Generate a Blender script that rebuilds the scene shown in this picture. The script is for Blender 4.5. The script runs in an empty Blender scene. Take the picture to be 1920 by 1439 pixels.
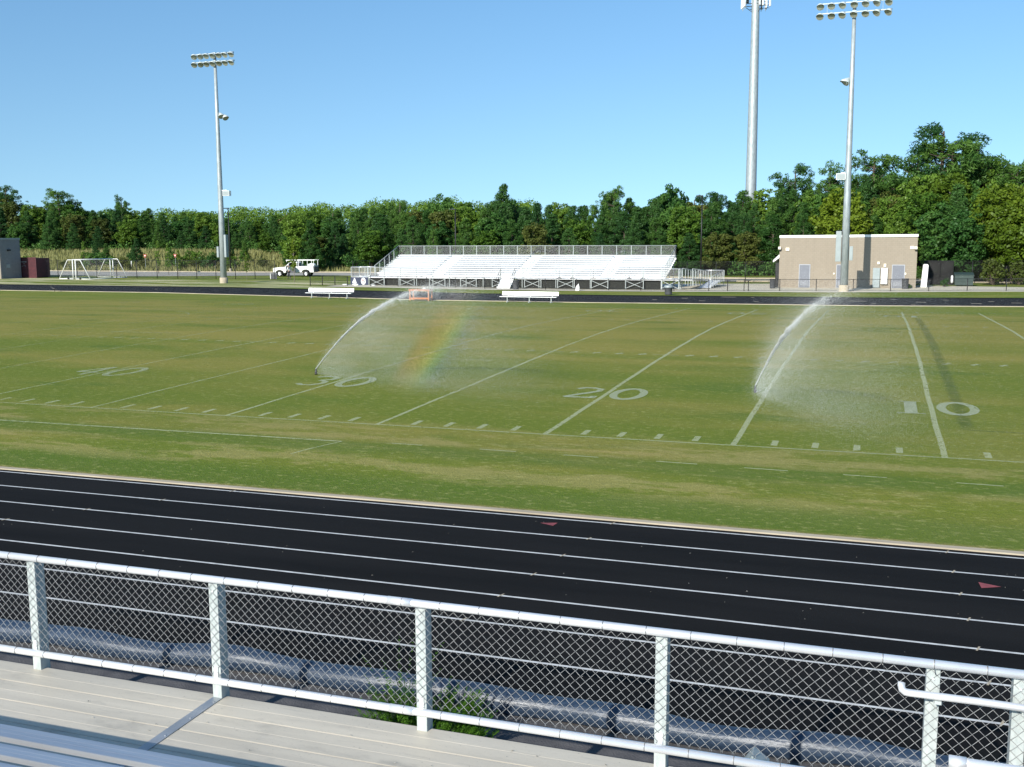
import bpy, math, random
import numpy as np
from mathutils import Vector, Matrix
random.seed(7); rng = np.random.default_rng(7)
C = bpy.context.scene.collection
scn = bpy.context.scene
R = math.radians
PI = math.pi

# ------------------------------------------------------------------ camera / light
CAM = Vector((7.623, -24.511, 4.764)); YAW, PIT, ROL, FPX = -0.332608, 0.13536, -0.003843, 1982.58
Fv = Vector((math.sin(YAW)*math.cos(PIT), math.cos(YAW)*math.cos(PIT), -math.sin(PIT)))
Rv = Vector((math.cos(YAW), -math.sin(YAW), 0)); Uv = Rv.cross(Fv)
rv = math.cos(ROL)*Rv + math.sin(ROL)*Uv; uv = -math.sin(ROL)*Rv + math.cos(ROL)*Uv
cd = bpy.data.cameras.new('camera'); cam = bpy.data.objects.new('camera', cd); C.objects.link(cam)
cd.sensor_width = 36; cd.lens = 36*FPX/1920; cd.clip_end = 4000; cd.clip_start = .05
m = Matrix((rv, uv, -Fv)).transposed().to_4x4(); m.translation = CAM; cam.matrix_world = m
scn.camera = cam
SUN_EL, SHADOW_AZ = 27.0, 14.0           # shadows run 14 degrees clockwise of +Y
away = Vector((math.sin(R(SHADOW_AZ))*math.cos(R(SUN_EL)), math.cos(R(SHADOW_AZ))*math.cos(R(SUN_EL)), -math.sin(R(SUN_EL))))
sl = bpy.data.lights.new('sun', 'SUN'); sl.energy = 5.0; sl.angle = R(.5); sl.color = (1, .955, .87)
so = bpy.data.objects.new('sun', sl); C.objects.link(so); so.rotation_euler = away.to_track_quat('-Z', 'Y').to_euler(); so.location = (-20, -60, 60)
w = bpy.data.worlds.new('World'); scn.world = w; w.use_nodes = True
nt = w.node_tree; sky = nt.nodes.new('ShaderNodeTexSky'); sky.sky_type = 'NISHITA'; sky.sun_disc = False
sky.sun_elevation = R(SUN_EL); sky.sun_rotation = R(180+SHADOW_AZ); sky.air_density = 1.0; sky.dust_density = .35; sky.ozone_density = 2.2; sky.altitude = 50
tcw = nt.nodes.new('ShaderNodeTexCoord'); va = nt.nodes.new('ShaderNodeVectorMath'); va.operation = 'MULTIPLY_ADD'; va.inputs[1].default_value = (1, 1, .95); va.inputs[2].default_value = (0, 0, .125)
vn = nt.nodes.new('ShaderNodeVectorMath'); vn.operation = 'NORMALIZE'; nt.links.new(tcw.outputs['Generated'], va.inputs[0]); nt.links.new(va.outputs[0], vn.inputs[0]); nt.links.new(vn.outputs[0], sky.inputs[0])
tn = nt.nodes.new('ShaderNodeMix'); tn.data_type = 'RGBA'; tn.blend_type = 'MULTIPLY'; tn.inputs[0].default_value = 1; tn.inputs[7].default_value = (.73, .985, 1.0, 1)
sz_ = nt.nodes.new('ShaderNodeSeparateXYZ'); nt.links.new(tcw.outputs['Generated'], sz_.inputs[0]); mr_ = nt.nodes.new('ShaderNodeMapRange'); nt.links.new(sz_.outputs[2], mr_.inputs[0]); mr_.inputs[1].default_value = 0; mr_.inputs[2].default_value = .36
tm = nt.nodes.new('ShaderNodeMix'); tm.data_type = 'RGBA'; nt.links.new(mr_.outputs[0], tm.inputs[0]); tm.inputs[6].default_value = (.82, .93, .90, 1); tm.inputs[7].default_value = (.65, .95, 1.07, 1); nt.links.new(tm.outputs[2], tn.inputs[7])
nt.links.new(sky.outputs[0], tn.inputs[6]); nt.links.new(tn.outputs[2], nt.nodes['Background'].inputs[0]); nt.nodes['Background'].inputs[1].default_value = .13
vs = scn.view_settings; vs.view_transform = 'Standard'; vs.look = 'None'; vs.exposure = .47; vs.gamma = 1
scn.cycles.use_denoising = True
scn.cycles.volume_bounces = 0

# ------------------------------------------------------------------ terrain
W = 24.384; YD = .9144
def crown(y):
    c, k = .4108, 7.885; a = abs(y-W)
    return c*(math.sqrt(k*k+W*W)-math.sqrt(k*k+a*a))/(math.sqrt(k*k+W*W)-k)
ZX = [-110, -74, -55, -28, -15, -3, 7, 18, 40]; ZZ = [.05, .03, .03, -.25, -.25, -.18, -.15, -.03, 0]
def zfar(x): return float(np.interp(x, ZX, ZZ))
def sm(a, b, x):
    t = min(1, max(0, (x-a)/(b-a))); return t*t*(3-2*t)
def H(x, y):
    if y < -6.2: return -.30
    if y < -2.5: return crown(y)+(-.262-crown(-6.2))*sm(-2.5, -6.2, y)
    if y < 49: return crown(y)
    z0 = crown(49); f = zfar(x)-.02
    if y < 57.2: return z0+(f-z0)*sm(49, 57.2, y)
    bank = 2.5*sm(-48, -88, x)*sm(116, 139, y)
    hill = 1.0*sm(118, 200, y)
    return f+bank+hill

# ------------------------------------------------------------------ materials
def mat(name, col, rough=.7, metal=0., col2=None, scale=3., stretch=(1, 1, 1), bump=0., bscale=40., lo=.35, hi=.65, detail=6., spec=None, coat=None):
    M = bpy.data.materials.new(name); M.use_nodes = True; n = M.node_tree.nodes; l = M.node_tree.links
    b = n['Principled BSDF']; b.inputs['Base Color'].default_value = (*col, 1); b.inputs['Roughness'].default_value = rough; b.inputs['Metallic'].default_value = metal
    if spec is not None: b.inputs['Specular IOR Level'].default_value = spec
    if col2 or bump:
        tc = n.new('ShaderNodeTexCoord'); mp = n.new('ShaderNodeMapping'); mp.inputs['Scale'].default_value = stretch; l.new(tc.outputs['Object'], mp.inputs[0])
    if col2:
        t = n.new('ShaderNodeTexNoise'); t.inputs['Scale'].default_value = scale; t.inputs['Detail'].default_value = detail; l.new(mp.outputs[0], t.inputs[0])
        r = n.new('ShaderNodeValToRGB'); r.color_ramp.elements[0].position = lo; r.color_ramp.elements[1].position = hi
        r.color_ramp.elements[0].color = (*col, 1); r.color_ramp.elements[1].color = (*col2, 1)
        l.new(t.outputs['Fac'], r.inputs[0]); l.new(r.outputs[0], b.inputs['Base Color'])
    if bump:
        t = n.new('ShaderNodeTexNoise'); t.inputs['Scale'].default_value = bscale; t.inputs['Detail'].default_value = 4; l.new(mp.outputs[0], t.inputs[0])
        bp = n.new('ShaderNodeBump'); bp.inputs['Strength'].default_value = bump; bp.inputs['Distance'].default_value = .02; l.new(t.outputs['Fac'], bp.inputs['Height']); l.new(bp.outputs[0], b.inputs['Normal'])
    return M

def N(n, kind, **kw):
    x = n.new(kind)
    for k, v in kw.items():
        if k == 'op': x.operation = v
        elif k == 'clamp': x.use_clamp = v
        else: x.inputs[int(k[1:])].default_value = v
    return x
class G:                                                            # tiny node-graph helper
    def __init__(s, M): s.n = M.node_tree.nodes; s.l = M.node_tree.links
    def val(s, sock, x):
        if isinstance(x, (int, float)): sock.default_value = x
        elif isinstance(x, tuple): sock.default_value = x
        else: s.l.new(x, sock)
    def math(s, op, a, b=0., c=None, clamp=False):
        x = s.n.new('ShaderNodeMath'); x.operation = op; x.use_clamp = clamp; s.val(x.inputs[0], a); s.val(x.inputs[1], b)
        if c is not None: s.val(x.inputs[2], c)
        return x.outputs[0]
    def rng(s, v, a, b, c=0., d=1., smooth=False):
        x = s.n.new('ShaderNodeMapRange'); x.clamp = True
        if smooth: x.interpolation_type = 'SMOOTHSTEP'
        for i, q in enumerate((v, a, b, c, d)): s.val(x.inputs[i], q)
        return x.outputs[0]
    def noise(s, vec, scale, detail=5., rough=.55):
        x = s.n.new('ShaderNodeTexNoise'); s.val(x.inputs['Vector'], vec); x.inputs['Scale'].default_value = scale; x.inputs['Detail'].default_value = detail; x.inputs['Roughness'].default_value = rough
        return x.outputs['Fac']
    def mapping(s, vec, scale, loc=(0, 0, 0), rot=(0, 0, 0)):
        x = s.n.new('ShaderNodeMapping'); x.inputs['Scale'].default_value = scale; x.inputs['Location'].default_value = loc; x.inputs['Rotation'].default_value = rot; s.l.new(vec, x.inputs[0]); return x.outputs[0]
    def mix(s, f, a, b):
        x = s.n.new('ShaderNodeMix'); x.data_type = 'RGBA'; s.val(x.inputs[0], f); s.val(x.inputs[6], a if not (isinstance(a, tuple) and len(a) == 3) else (*a, 1)); s.val(x.inputs[7], b if not (isinstance(b, tuple) and len(b) == 3) else (*b, 1)); return x.outputs[2]
    def xyz(s, vec):
        x = s.n.new('ShaderNodeSeparateXYZ'); s.l.new(vec, x.inputs[0]); return x.outputs
    def obj(s): return s.n.new('ShaderNodeTexCoord').outputs['Object']

def grass_material():
    M = bpy.data.materials.new('field_grass'); M.use_nodes = True; g = G(M); b = g.n['Principled BSDF']
    P = g.obj(); x, y, z = g.xyz(P)
    streak = g.noise(g.mapping(P, (.035, .35, 1)), 1.0, 6)
    patch = g.noise(g.mapping(P, (.10, .28, 1), (7, 3, 0)), 1.0, 7, .62)
    med = g.noise(g.mapping(P, (.5, 1.4, 1)), 1.0, 6, .65)
    fine = g.noise(g.mapping(P, (5, 9, 5)), 1.0, 5, .7)
    grain = g.noise(g.mapping(P, (24, 40, 24)), 1.0, 3, .7)
    green = (.152, .190, .017); lush = (.086, .150, .013); olive = (.285, .245, .050); tan = (.46, .36, .15)
    # dryness follows where the turf is worn or watered, in field coordinates
    mid = g.math('MULTIPLY', g.rng(y, 8, 22, 0, 1, True), g.rng(y, 50, 42, 0, 1, True))
    dry = g.math('MULTIPLY_ADD', mid, .20, g.math('MULTIPLY', patch, 1.25))
    dry = g.math('ADD', dry, g.math('MULTIPLY', streak, .55))
    dry = g.rng(dry, .72, 1.28, 0, 1, True)
    c = g.mix(dry, green, olive)
    # sidelines: worn tan band with lush strips (mower and spray lines run along the field)
    apron = g.math('MULTIPLY', g.rng(y, 1.2, -1.0, 0, 1, True), g.rng(y, -6.4, -4.6, .15, 1, True))
    wear = g.rng(g.math('ADD', g.math('MULTIPLY', med, .8), g.math('MULTIPLY', g.noise(g.mapping(P, (.12, 1.1, 1), (3, 9, 0)), 1.0, 6), .75)), .70, .88, 0, 1, True)
    tuft = g.rng(g.math('ADD', g.noise(g.mapping(P, (2.2, 4.5, 2)), 1.0, 6, .75), g.math('MULTIPLY', wear, .22)), .50, .66, 0, 1)
    c = g.mix(g.math('MULTIPLY', g.math('MULTIPLY', apron, g.math('MULTIPLY_ADD', wear, .44, .10)), g.math('MULTIPLY', tuft, .8)), c, tan)
    strip = g.math('MULTIPLY', g.rng(g.math('ABSOLUTE', g.math('ADD', y, 2.55)), .95, .2, 0, .8, True), g.rng(med, .3, .6, .5, 1))
    c = g.mix(strip, c, lush)
    strip2 = g.rng(g.math('ABSOLUTE', g.math('ADD', y, 5.5)), 1.3, .3, 0, .75, True)
    c = g.mix(strip2, c, lush)
    edge = g.math('MULTIPLY', g.rng(y, -6.02, -6.17, 0, .9), g.rng(fine, .35, .6, .2, 1))
    c = g.mix(edge, c, (.30, .215, .105))
    # lush patches
    lp = g.rng(g.noise(g.mapping(P, (.16, .42, 1), (20, 11, 0)), 1.0, 6), .55, .72, 0, .65, True)
    c = g.mix(lp, c, lush)
    # a long darker strip by the ten yard line, and a narrow one across
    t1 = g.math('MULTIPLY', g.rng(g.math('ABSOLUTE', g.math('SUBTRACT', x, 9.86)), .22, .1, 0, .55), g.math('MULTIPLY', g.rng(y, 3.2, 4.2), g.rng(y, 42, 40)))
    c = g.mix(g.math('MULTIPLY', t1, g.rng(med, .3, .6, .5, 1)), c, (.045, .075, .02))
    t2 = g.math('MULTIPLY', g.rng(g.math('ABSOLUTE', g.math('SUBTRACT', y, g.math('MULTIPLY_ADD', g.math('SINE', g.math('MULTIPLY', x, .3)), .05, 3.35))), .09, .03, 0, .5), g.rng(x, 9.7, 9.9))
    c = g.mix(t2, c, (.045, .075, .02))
    # outside of the far track: brighter unmown verge
    far = g.rng(y, 52, 58, 0, 1, True)
    verge = g.mix(g.rng(g.noise(g.mapping(P, (.15, .6, 1)), 1.0, 5), .42, .62, 0, 1), (.115, .175, .012), (.24, .24, .045))
    c = g.mix(far, c, verge)
    sand = g.math('MULTIPLY', g.rng(g.noise(g.mapping(P, (.07, .55, 1), (31, 4, 0)), 1.0, 5), .49, .55, 0, 1), g.math('MULTIPLY', g.rng(y, 68.5, 69.5), g.math('MULTIPLY', g.rng(y, 88, 84), g.rng(x, -44, -52))))
    c = g.mix(sand, c, (.62, .56, .34))
    bank = g.math('MULTIPLY', g.rng(y, 112, 118), g.rng(x, -30, -50))
    c = g.mix(bank, c, g.mix(g.noise(P, .4, 5), (.19, .20, .06), (.30, .28, .11)))
    wood = g.rng(z, .75, .95, 0, 1)
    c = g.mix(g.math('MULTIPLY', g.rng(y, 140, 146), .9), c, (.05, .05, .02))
    # blade-scale variation
    c = g.mix(g.rng(grain, .35, .72, 0, .5), c, (.045, .07, .014))
    c = g.mix(g.rng(fine, .54, .70, 0, .5), c, (.42, .40, .15))
    g.l.new(c, b.inputs['Base Color']); b.inputs['Roughness'].default_value = .85; b.inputs['Specular IOR Level'].default_value = .15
    bp = g.n.new('ShaderNodeBump'); bp.inputs['Strength'].default_value = .7; bp.inputs['Distance'].default_value = .05
    g.l.new(g.math('ADD', grain, g.math('MULTIPLY', fine, .8)), bp.inputs['Height']); g.l.new(bp.outputs[0], b.inputs['Normal'])
    return M
def paint_material(name, col, a0, fade=True):
    M = bpy.data.materials.new(name); M.use_nodes = True; g = G(M); b = g.n['Principled BSDF']
    P = g.obj(); x, y, z = g.xyz(P)
    n1 = g.noise(g.mapping(P, (6, 3, 6)), 1.0, 5, .7); n2 = g.noise(g.mapping(P, (.25, .25, 1)), 1.0, 4)
    v = g.math('ADD', g.math('MULTIPLY', n1, .9), g.math('MULTIPLY', n2, .5))
    if fade: v = g.math('ADD', v, g.rng(x, -40, 2, -.07, .20)); v = g.math('ADD', v, g.rng(y, 40, 49, 0, -.05))
    a = g.rng(v, .52, .86, 0, a0)
    b.inputs['Base Color'].default_value = (*col, 1); b.inputs['Roughness'].default_value = .9
    g.l.new(a, b.inputs['Alpha']); return M
def track_material():
    M = bpy.data.materials.new('track_surface'); M.use_nodes = True; g = G(M); b = g.n['Principled BSDF']; P = g.obj()
    f = g.noise(P, 60, 3); md = g.noise(g.mapping(P, (.15, 1.2, 1)), 1.0, 5)
    c = g.mix(g.rng(md, .35, .65), (.0075, .0074, .0074), (.0125, .012, .0118))
    v = g.n.new('ShaderNodeTexVoronoi'); v.inputs['Scale'].default_value = 1.6; g.l.new(P, v.inputs['Vector'])
    c = g.mix(g.rng(v.outputs['Distance'], .012, .006, 0, .5), c, (.35, .30, .2))
    g.l.new(c, b.inputs['Base Color']); b.inputs['Roughness'].default_value = .9; b.inputs['Specular IOR Level'].default_value = .08
    bp = g.n.new('ShaderNodeBump'); bp.inputs['Strength'].default_value = .5; bp.inputs['Distance'].default_value = .01; g.l.new(f, bp.inputs['Height']); g.l.new(bp.outputs[0], b.inputs['Normal'])
    return M
def leaf_material(name, c1, c2, tr=.34, gs=.012):
    M = bpy.data.materials.new(name); M.use_nodes = True; g = G(M)
    for q in list(g.n): g.n.remove(q)
    out = g.n.new('ShaderNodeOutputMaterial'); P = g.obj()
    oi = g.n.new('ShaderNodeObjectInfo')
    f = g.math('ADD', g.math('MULTIPLY', g.noise(P, 1.1, 4), 1.0), g.math('MULTIPLY_ADD', oi.outputs['Random'], .5, -.25))
    c = g.mix(g.rng(f, .3, .7), c1, c2)
    d = g.n.new('ShaderNodeBsdfDiffuse'); t = g.n.new('ShaderNodeBsdfTranslucent'); gl = g.n.new('ShaderNodeBsdfGlossy'); gl.inputs['Roughness'].default_value = .45; gl.inputs['Color'].default_value = (.8, .85, .8, 1)
    g.l.new(c, d.inputs[0]); g.l.new(c, t.inputs[0])
    m1 = g.n.new('ShaderNodeMixShader'); m1.inputs[0].default_value = tr; g.l.new(d.outputs[0], m1.inputs[1]); g.l.new(t.outputs[0], m1.inputs[2])
    m2 = g.n.new('ShaderNodeMixShader'); m2.inputs[0].default_value = gs; g.l.new(m1.outputs[0], m2.inputs[1]); g.l.new(gl.outputs[0], m2.inputs[2])
    g.l.new(m2.outputs[0], out.inputs[0]); return M
def alu(name, c1, c2, rough, metal, stretch=(1, 6, 6), sc=2.5, bump=.1):
    return mat(name, c1, rough, metal, c2, sc, stretch, bump, 30, .3, .7)
def wall_block(name, c1, c2):
    M = bpy.data.materials.new(name); M.use_nodes = True; g = G(M); b = g.n['Principled BSDF']; P = g.obj()
    x, y, z = g.xyz(P)
    br = g.n.new('ShaderNodeTexBrick'); br.inputs['Scale'].default_value = 1; br.inputs['Brick Width'].default_value = .4; br.inputs['Row Height'].default_value = .2; br.inputs['Mortar Size'].default_value = .008
    cv = g.n.new('ShaderNodeCombineXYZ'); g.l.new(g.math('ADD', x, y), cv.inputs[0]); g.l.new(z, cv.inputs[1]); g.l.new(cv.outputs[0], br.inputs['Vector'])
    br.inputs['Color1'].default_value = (*c1, 1); br.inputs['Color2'].default_value = (*c2, 1); br.inputs['Mortar'].default_value = (*[q*.8 for q in c1], 1)
    st = g.noise(g.mapping(P, (2.5, 2.5, .25)), 1.0, 5)
    g.l.new(g.mix(g.rng(st, .5, .75, 0, .22), br.outputs[0], tuple(q*.62 for q in c1)), b.inputs['Base Color']); b.inputs['Roughness'].default_value = .9
    return M
def deck_material():
    M = bpy.data.materials.new('deck_aluminium'); M.use_nodes = True; g = G(M); b = g.n['Principled BSDF']; P = g.obj()
    c = g.mix(g.rng(g.noise(g.mapping(P, (.5, 5, 1)), 1.0, 6, .6), .35, .65), (.57, .515, .42), (.48, .435, .355))
    c = g.mix(g.rng(g.noise(g.mapping(P, (1.3, 2.4, 1), (5, 2, 0)), 1.0, 6, .6), .54, .74, 0, .75, True), c, (.25, .235, .20))
    c = g.mix(g.rng(g.noise(g.mapping(P, (2.2, 16, 1), (1, 7, 0)), 1.0, 5, .7), .56, .72, 0, .4), c, (.30, .28, .24))
    c = g.mix(g.rng(g.noise(P, 38, 3, .7), .64, .72, 0, .45), c, (.13, .12, .10))
    g.l.new(c, b.inputs['Base Color']); b.inputs['Roughness'].default_value = .55; b.inputs['Metallic'].default_value = .12
    return M
M = dict(
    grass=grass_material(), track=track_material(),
    lane=mat('lane_paint', (.62, .62, .60), .7, 0, (.42, .42, .41), 9, (1, 1, 1), 0, 40, .3, .7),
    paint=paint_material('field_paint', (.50, .54, .31), .47), paint2=paint_material('old_field_paint', (.50, .53, .30), .55), num=paint_material('number_paint', (.48, .53, .36), .46),
    curb=mat('curb_concrete', (.45, .385, .28), .9, 0, (.34, .285, .205), 1.5, (.5, 4, 1), .2, 30),
    concrete=mat('pale_concrete', (.60, .54, .41), .9, 0, (.50, .45, .345), .35, (1, 1, 1), .1, 20),
    road=mat('road_asphalt', (.36, .34, .29), .9, 0, (.27, .255, .22), .3, (1, 1, 1), .1, 20),
    asphalt=mat('grey_ground', (.060, .058, .062), .9, 0, (.10, .095, .095), 3.5, (1, 1, 1), .6, 60),
    black=mat('black_metal', (.012, .012, .013), .5, .3, (.02, .02, .02), 8),
    galv=alu('galvanized_steel', (.31, .345, .335), (.44, .47, .455), .6, .04, (8, 8, 3), 3.0),
    galvpole=alu('galvanized_pole', (.27, .31, .315), (.40, .44, .45), .5, .3, (3, 3, .8), 2.0),
    wire=mat('galvanized_wire', (.36, .36, .355), .5, .5, (.26, .26, .255), 20),
    rail=mat('aluminium_rail', (.86, .86, .86), .33, .55, (.78, .78, .79), 5, (1, 1, 1), .03, 60),
    tie=mat('tie_wire', (.20, .20, .20), .5, .6, (.12, .12, .12), 20),
    deck=deck_material(),
    seat=mat('bench_aluminium', (.62, .64, .66), .34, .75, (.50, .52, .55), 1.2, (.8, 7, 1), .06, 25),
    plate=mat('joint_plate', (.42, .44, .46), .42, .6, (.30, .32, .34), 3, (1, 1, 1), .1, 25),
    white=mat('white_aluminium', (.85, .85, .84), .45, .1, (.74, .74, .73), .7, (.5, 3, 3), .05, 20),
    whitep=mat('white_paint', (.82, .82, .80), .45, 0, (.74, .74, .71), 2),
    navy=mat('navy_vinyl', (.015, .028, .052), .40, 0, (.026, .044, .074), 6, (1, 6, 6), .45, 4, spec=.55),
    banner=mat('banner_navy', (.022, .030, .060), .7, 0, (.032, .042, .078), 2),
    tarp=mat('tarp_blue', (.035, .085, .16), .5, 0, (.05, .11, .2), 3, (1, 1, 1), .8, 6),
    red=mat('sign_red', (.42, .03, .03), .6, 0, (.35, .03, .03), 5),
    tri=mat('triangle_paint', (.26, .055, .06), .8, 0, (.18, .04, .045), 12),
    maroon=mat('maroon_steel', (.085, .018, .024), .6, .1, (.06, .014, .02), 1.2, (1, 1, 3)),
    tan=wall_block('tan_block', (.262, .222, .170), (.276, .235, .181)), greywall=wall_block('grey_block', (.20, .20, .205), (.225, .225, .23)),
    door=mat('grey_door', (.155, .165, .19), .5, 0, (.14, .15, .175), 3), frame=mat('door_frame', (.34, .35, .37), .5, 0, (.30, .31, .33), 3),
    cream=mat('cream_plastic', (.80, .74, .58), .5, 0, (.76, .7, .55), 3), panel=mat('grey_panel', (.29, .33, .33), .5, .1, (.25, .29, .29), 2),
    wood=mat('orange_wood', (.50, .175, .055), .7, 0, (.40, .135, .042), 3, (1, 8, 8), .2, 20),
    rubber=mat('tyre_rubber', (.015, .015, .015), .85, 0, (.025, .025, .025), 8), glass=mat('dark_glass', (.02, .025, .03), .08, 0, (.03, .035, .04), 2),
    lens=mat('lamp_lens', (.30, .31, .24), .3, .1, (.22, .23, .18), 4), lamp=mat('lamp_housing', (.62, .68, .66), .45, .2, (.52, .58, .57), 5),
    dump=mat('dumpster_green', (.022, .042, .036), .6, .1, (.03, .052, .045), 2), darkgrey=mat('dark_grey_plastic', (.055, .058, .065), .6, 0, (.075, .078, .085), 4),
    skin=mat('skin', (.32, .18, .12), .6, 0, (.28, .16, .11), 9), shirt=mat('white_cloth', (.72, .72, .70), .9, 0, (.6, .6, .58), 8), trousers=mat('dark_cloth', (.02, .022, .03), .9, 0, (.03, .03, .04), 8),
    screen=mat('dark_screen', (.012, .013, .011), .9, 0, (.075, .085, .060), 14, (1, 1, 1), 0, 40, .56, .74),
    mesh=mat('black_wire', (.015, .015, .015), .6, .2, (.02, .02, .02), 8), net=mat('net_cord', (.45, .45, .42), .9, 0, (.35, .35, .33), 8),
    bark=mat('bark', (.10, .075, .055), .95, 0, (.055, .042, .032), 4, (2, 2, .6), .8, 12), palebark=mat('pale_bark', (.30, .26, .20), .9, 0, (.18, .15, .12), 4, (2, 2, .6), .5, 12),
    chrome=mat('wheel_metal', (.72, .72, .70), .3, .5, (.6, .6, .6), 6), crow=mat('crow_feathers', (.008, .008, .010), .6, 0, (.014, .014, .016), 9),
    litter=mat('dry_leaf_bits', (.24, .22, .17), .9, 0, (.34, .33, .30), 20), water=mat('water_drops', (.78, .80, .80), .25, 0, (.7, .72, .72), 5),
    spray=mat('sprinkler_plastic', (.02, .02, .02), .6, 0, (.03, .03, .03), 8),
    pine=leaf_material('pine_needles', (0.038, 0.099, 0.021), (0.095, 0.187, 0.034)), pined=leaf_material('dark_pine_needles', (0.029, 0.083, 0.024), (0.068, 0.151, 0.034)),
    leaf=leaf_material('broad_leaves', (0.056, 0.122, 0.016), (0.125, 0.211, 0.028), .3), leafd=leaf_material('dark_leaves', (0.039, 0.107, 0.024), (0.088, 0.181, 0.034)),
    leafy=leaf_material('yellow_green_leaves', (0.074, 0.126, 0.012), (0.153, 0.216, 0.019), .35), leafo=leaf_material('olive_leaves', (0.060, 0.082, 0.017), (0.105, 0.122, 0.027), .25),
    weed=leaf_material('weed_fronds', (0.067, 0.159, 0.015), (0.134, 0.256, 0.030), .35), straw=leaf_material('straw_grass', (.165, .185, .060), (.275, .265, .105), .3),
)

# ------------------------------------------------------------------ mesh builder
class MB:
    def __init__(s): s.v = []; s.f = []; s.mi = []; s.cur = 0
    def add(s, vs, fs):
        k = len(s.v); s.v += [tuple(p) for p in vs]; s.f += [tuple(i+k for i in f) for f in fs]; s.mi += [s.cur]*len(fs)
    def box(s, x0, x1, y0, y1, z0, z1):
        s.add([(x0, y0, z0), (x1, y0, z0), (x1, y1, z0), (x0, y1, z0), (x0, y0, z1), (x1, y0, z1), (x1, y1, z1), (x0, y1, z1)],
              [(0, 3, 2, 1), (4, 5, 6, 7), (0, 1, 5, 4), (1, 2, 6, 5), (2, 3, 7, 6), (3, 0, 4, 7)])
    def quad(s, a, b, c, d): s.add([a, b, c, d], [(0, 1, 2, 3)])
    def beam(s, p0, p1, w, h, up=(0, 0, 1)):
        p0 = Vector(p0); p1 = Vector(p1); d = (p1-p0).normalized(); u = Vector(up)
        if abs(d.dot(u)) > .98: u = Vector((1, 0, 0))
        a = d.cross(u).normalized()*w/2; b = d.cross(a).normalized()*h/2
        vs = [p+q for p in (p0, p1) for q in (-a-b, a-b, a+b, -a+b)]
        s.add(vs, [(0, 1, 2, 3), (7, 6, 5, 4), (0, 4, 5, 1), (1, 5, 6, 2), (2, 6, 7, 3), (3, 7, 4, 0)])
    def path(s, pts, r, n=8, cap=True):
        P = [Vector(p) for p in pts]; rr = r if isinstance(r, (list, tuple)) else [r]*len(P); vs = []; fs = []
        ref = None
        for i, p in enumerate(P):
            d = (P[min(i+1, len(P)-1)]-P[max(i-1, 0)]).normalized()
            if ref is None: ref = Vector((0, 0, 1)) if abs(d.z) < .9 else Vector((1, 0, 0))
            a = d.cross(ref).normalized(); b = d.cross(a).normalized(); ref = -b if False else ref
            for k in range(n):
                t = 2*PI*k/n; vs.append(p+a*math.cos(t)*rr[i]+b*math.sin(t)*rr[i])
        for i in range(len(P)-1):
            for k in range(n):
                k2 = (k+1) % n; fs.append((i*n+k, i*n+k2, (i+1)*n+k2, (i+1)*n+k))
        if cap: fs.append(tuple(range(n-1, -1, -1))); fs.append(tuple((len(P)-1)*n+k for k in range(n)))
        s.add(vs, fs)
    def prism(s, poly, a0, a1, axis='y'):                      # polygon in the plane normal to axis
        n = len(poly)
        def P(p, a): return (p[0], a, p[1]) if axis == 'y' else ((a, p[0], p[1]) if axis == 'x' else (p[0], p[1], a))
        vs = [P(p, a0) for p in poly]+[P(p, a1) for p in poly]
        s.add(vs, [tuple(range(n)), tuple(range(2*n-1, n-1, -1))]+[(i, i+n, (i+1) % n+n, (i+1) % n) for i in range(n)])
    def lathe(s, prof, c=(0, 0, 0), axis=(0, 0, 1), n=16):
        ax = Vector(axis).normalized(); a = ax.orthogonal().normalized(); b = ax.cross(a); c = Vector(c); vs = []; fs = []
        for r, h in prof:
            for k in range(n):
                t = 2*PI*k/n; vs.append(c+ax*h+(a*math.cos(t)+b*math.sin(t))*r)
        for i in range(len(prof)-1):
            for k in range(n):
                k2 = (k+1) % n; fs.append((i*n+k, i*n+k2, (i+1)*n+k2, (i+1)*n+k))
        s.add(vs, fs)
    def build(s, name, mt, parent=None, smooth=False, bevel=0., keep=False):
        me = bpy.data.meshes.new(name); me.from_pydata([tuple(p) for p in s.v], [], s.f)
        for q in (mt if isinstance(mt, (list, tuple)) else [mt]): me.materials.append(q)
        if isinstance(mt, (list, tuple)): me.polygons.foreach_set('material_index', s.mi)
        if smooth: me.polygons.foreach_set('use_smooth', [True]*len(me.polygons))
        me.update(); o = bpy.data.objects.new(name, me); C.objects.link(o)
        if parent: o.parent = parent
        if bevel:
            b = o.modifiers.new('b', 'BEVEL'); b.width = bevel; b.segments = 2; b.limit_method = 'ANGLE'
        return o
def tag(o, label, cat, group=None, kind=None):
    if label: o['label'] = label
    if cat: o['category'] = cat
    if group: o['group'] = group
    if kind: o['kind'] = kind
    return o
def thing(name, label, cat, loc=(0, 0, 0), rz=0., group=None):
    o = bpy.data.objects.new(name, None); C.objects.link(o); o.location = loc; o.rotation_euler = (0, 0, rz); o.empty_display_size = .2
    return tag(o, label, cat, group)
def dup(root, loc, rz=0., label=None, group=None, scale=None, name=None):
    r = root.copy(); C.objects.link(r); r.location = loc; r.rotation_euler = (0, 0, rz)
    if label: r['label'] = label
    if group: r['group'] = group
    if scale: r.scale = scale
    for ch in list(root.children):
        c = ch.copy(); C.objects.link(c); c.parent = r
        for gch in ch.children:
            d = gch.copy(); C.objects.link(d); d.parent = c
    return r
def struct(o): o['kind'] = 'structure'; return o
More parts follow.
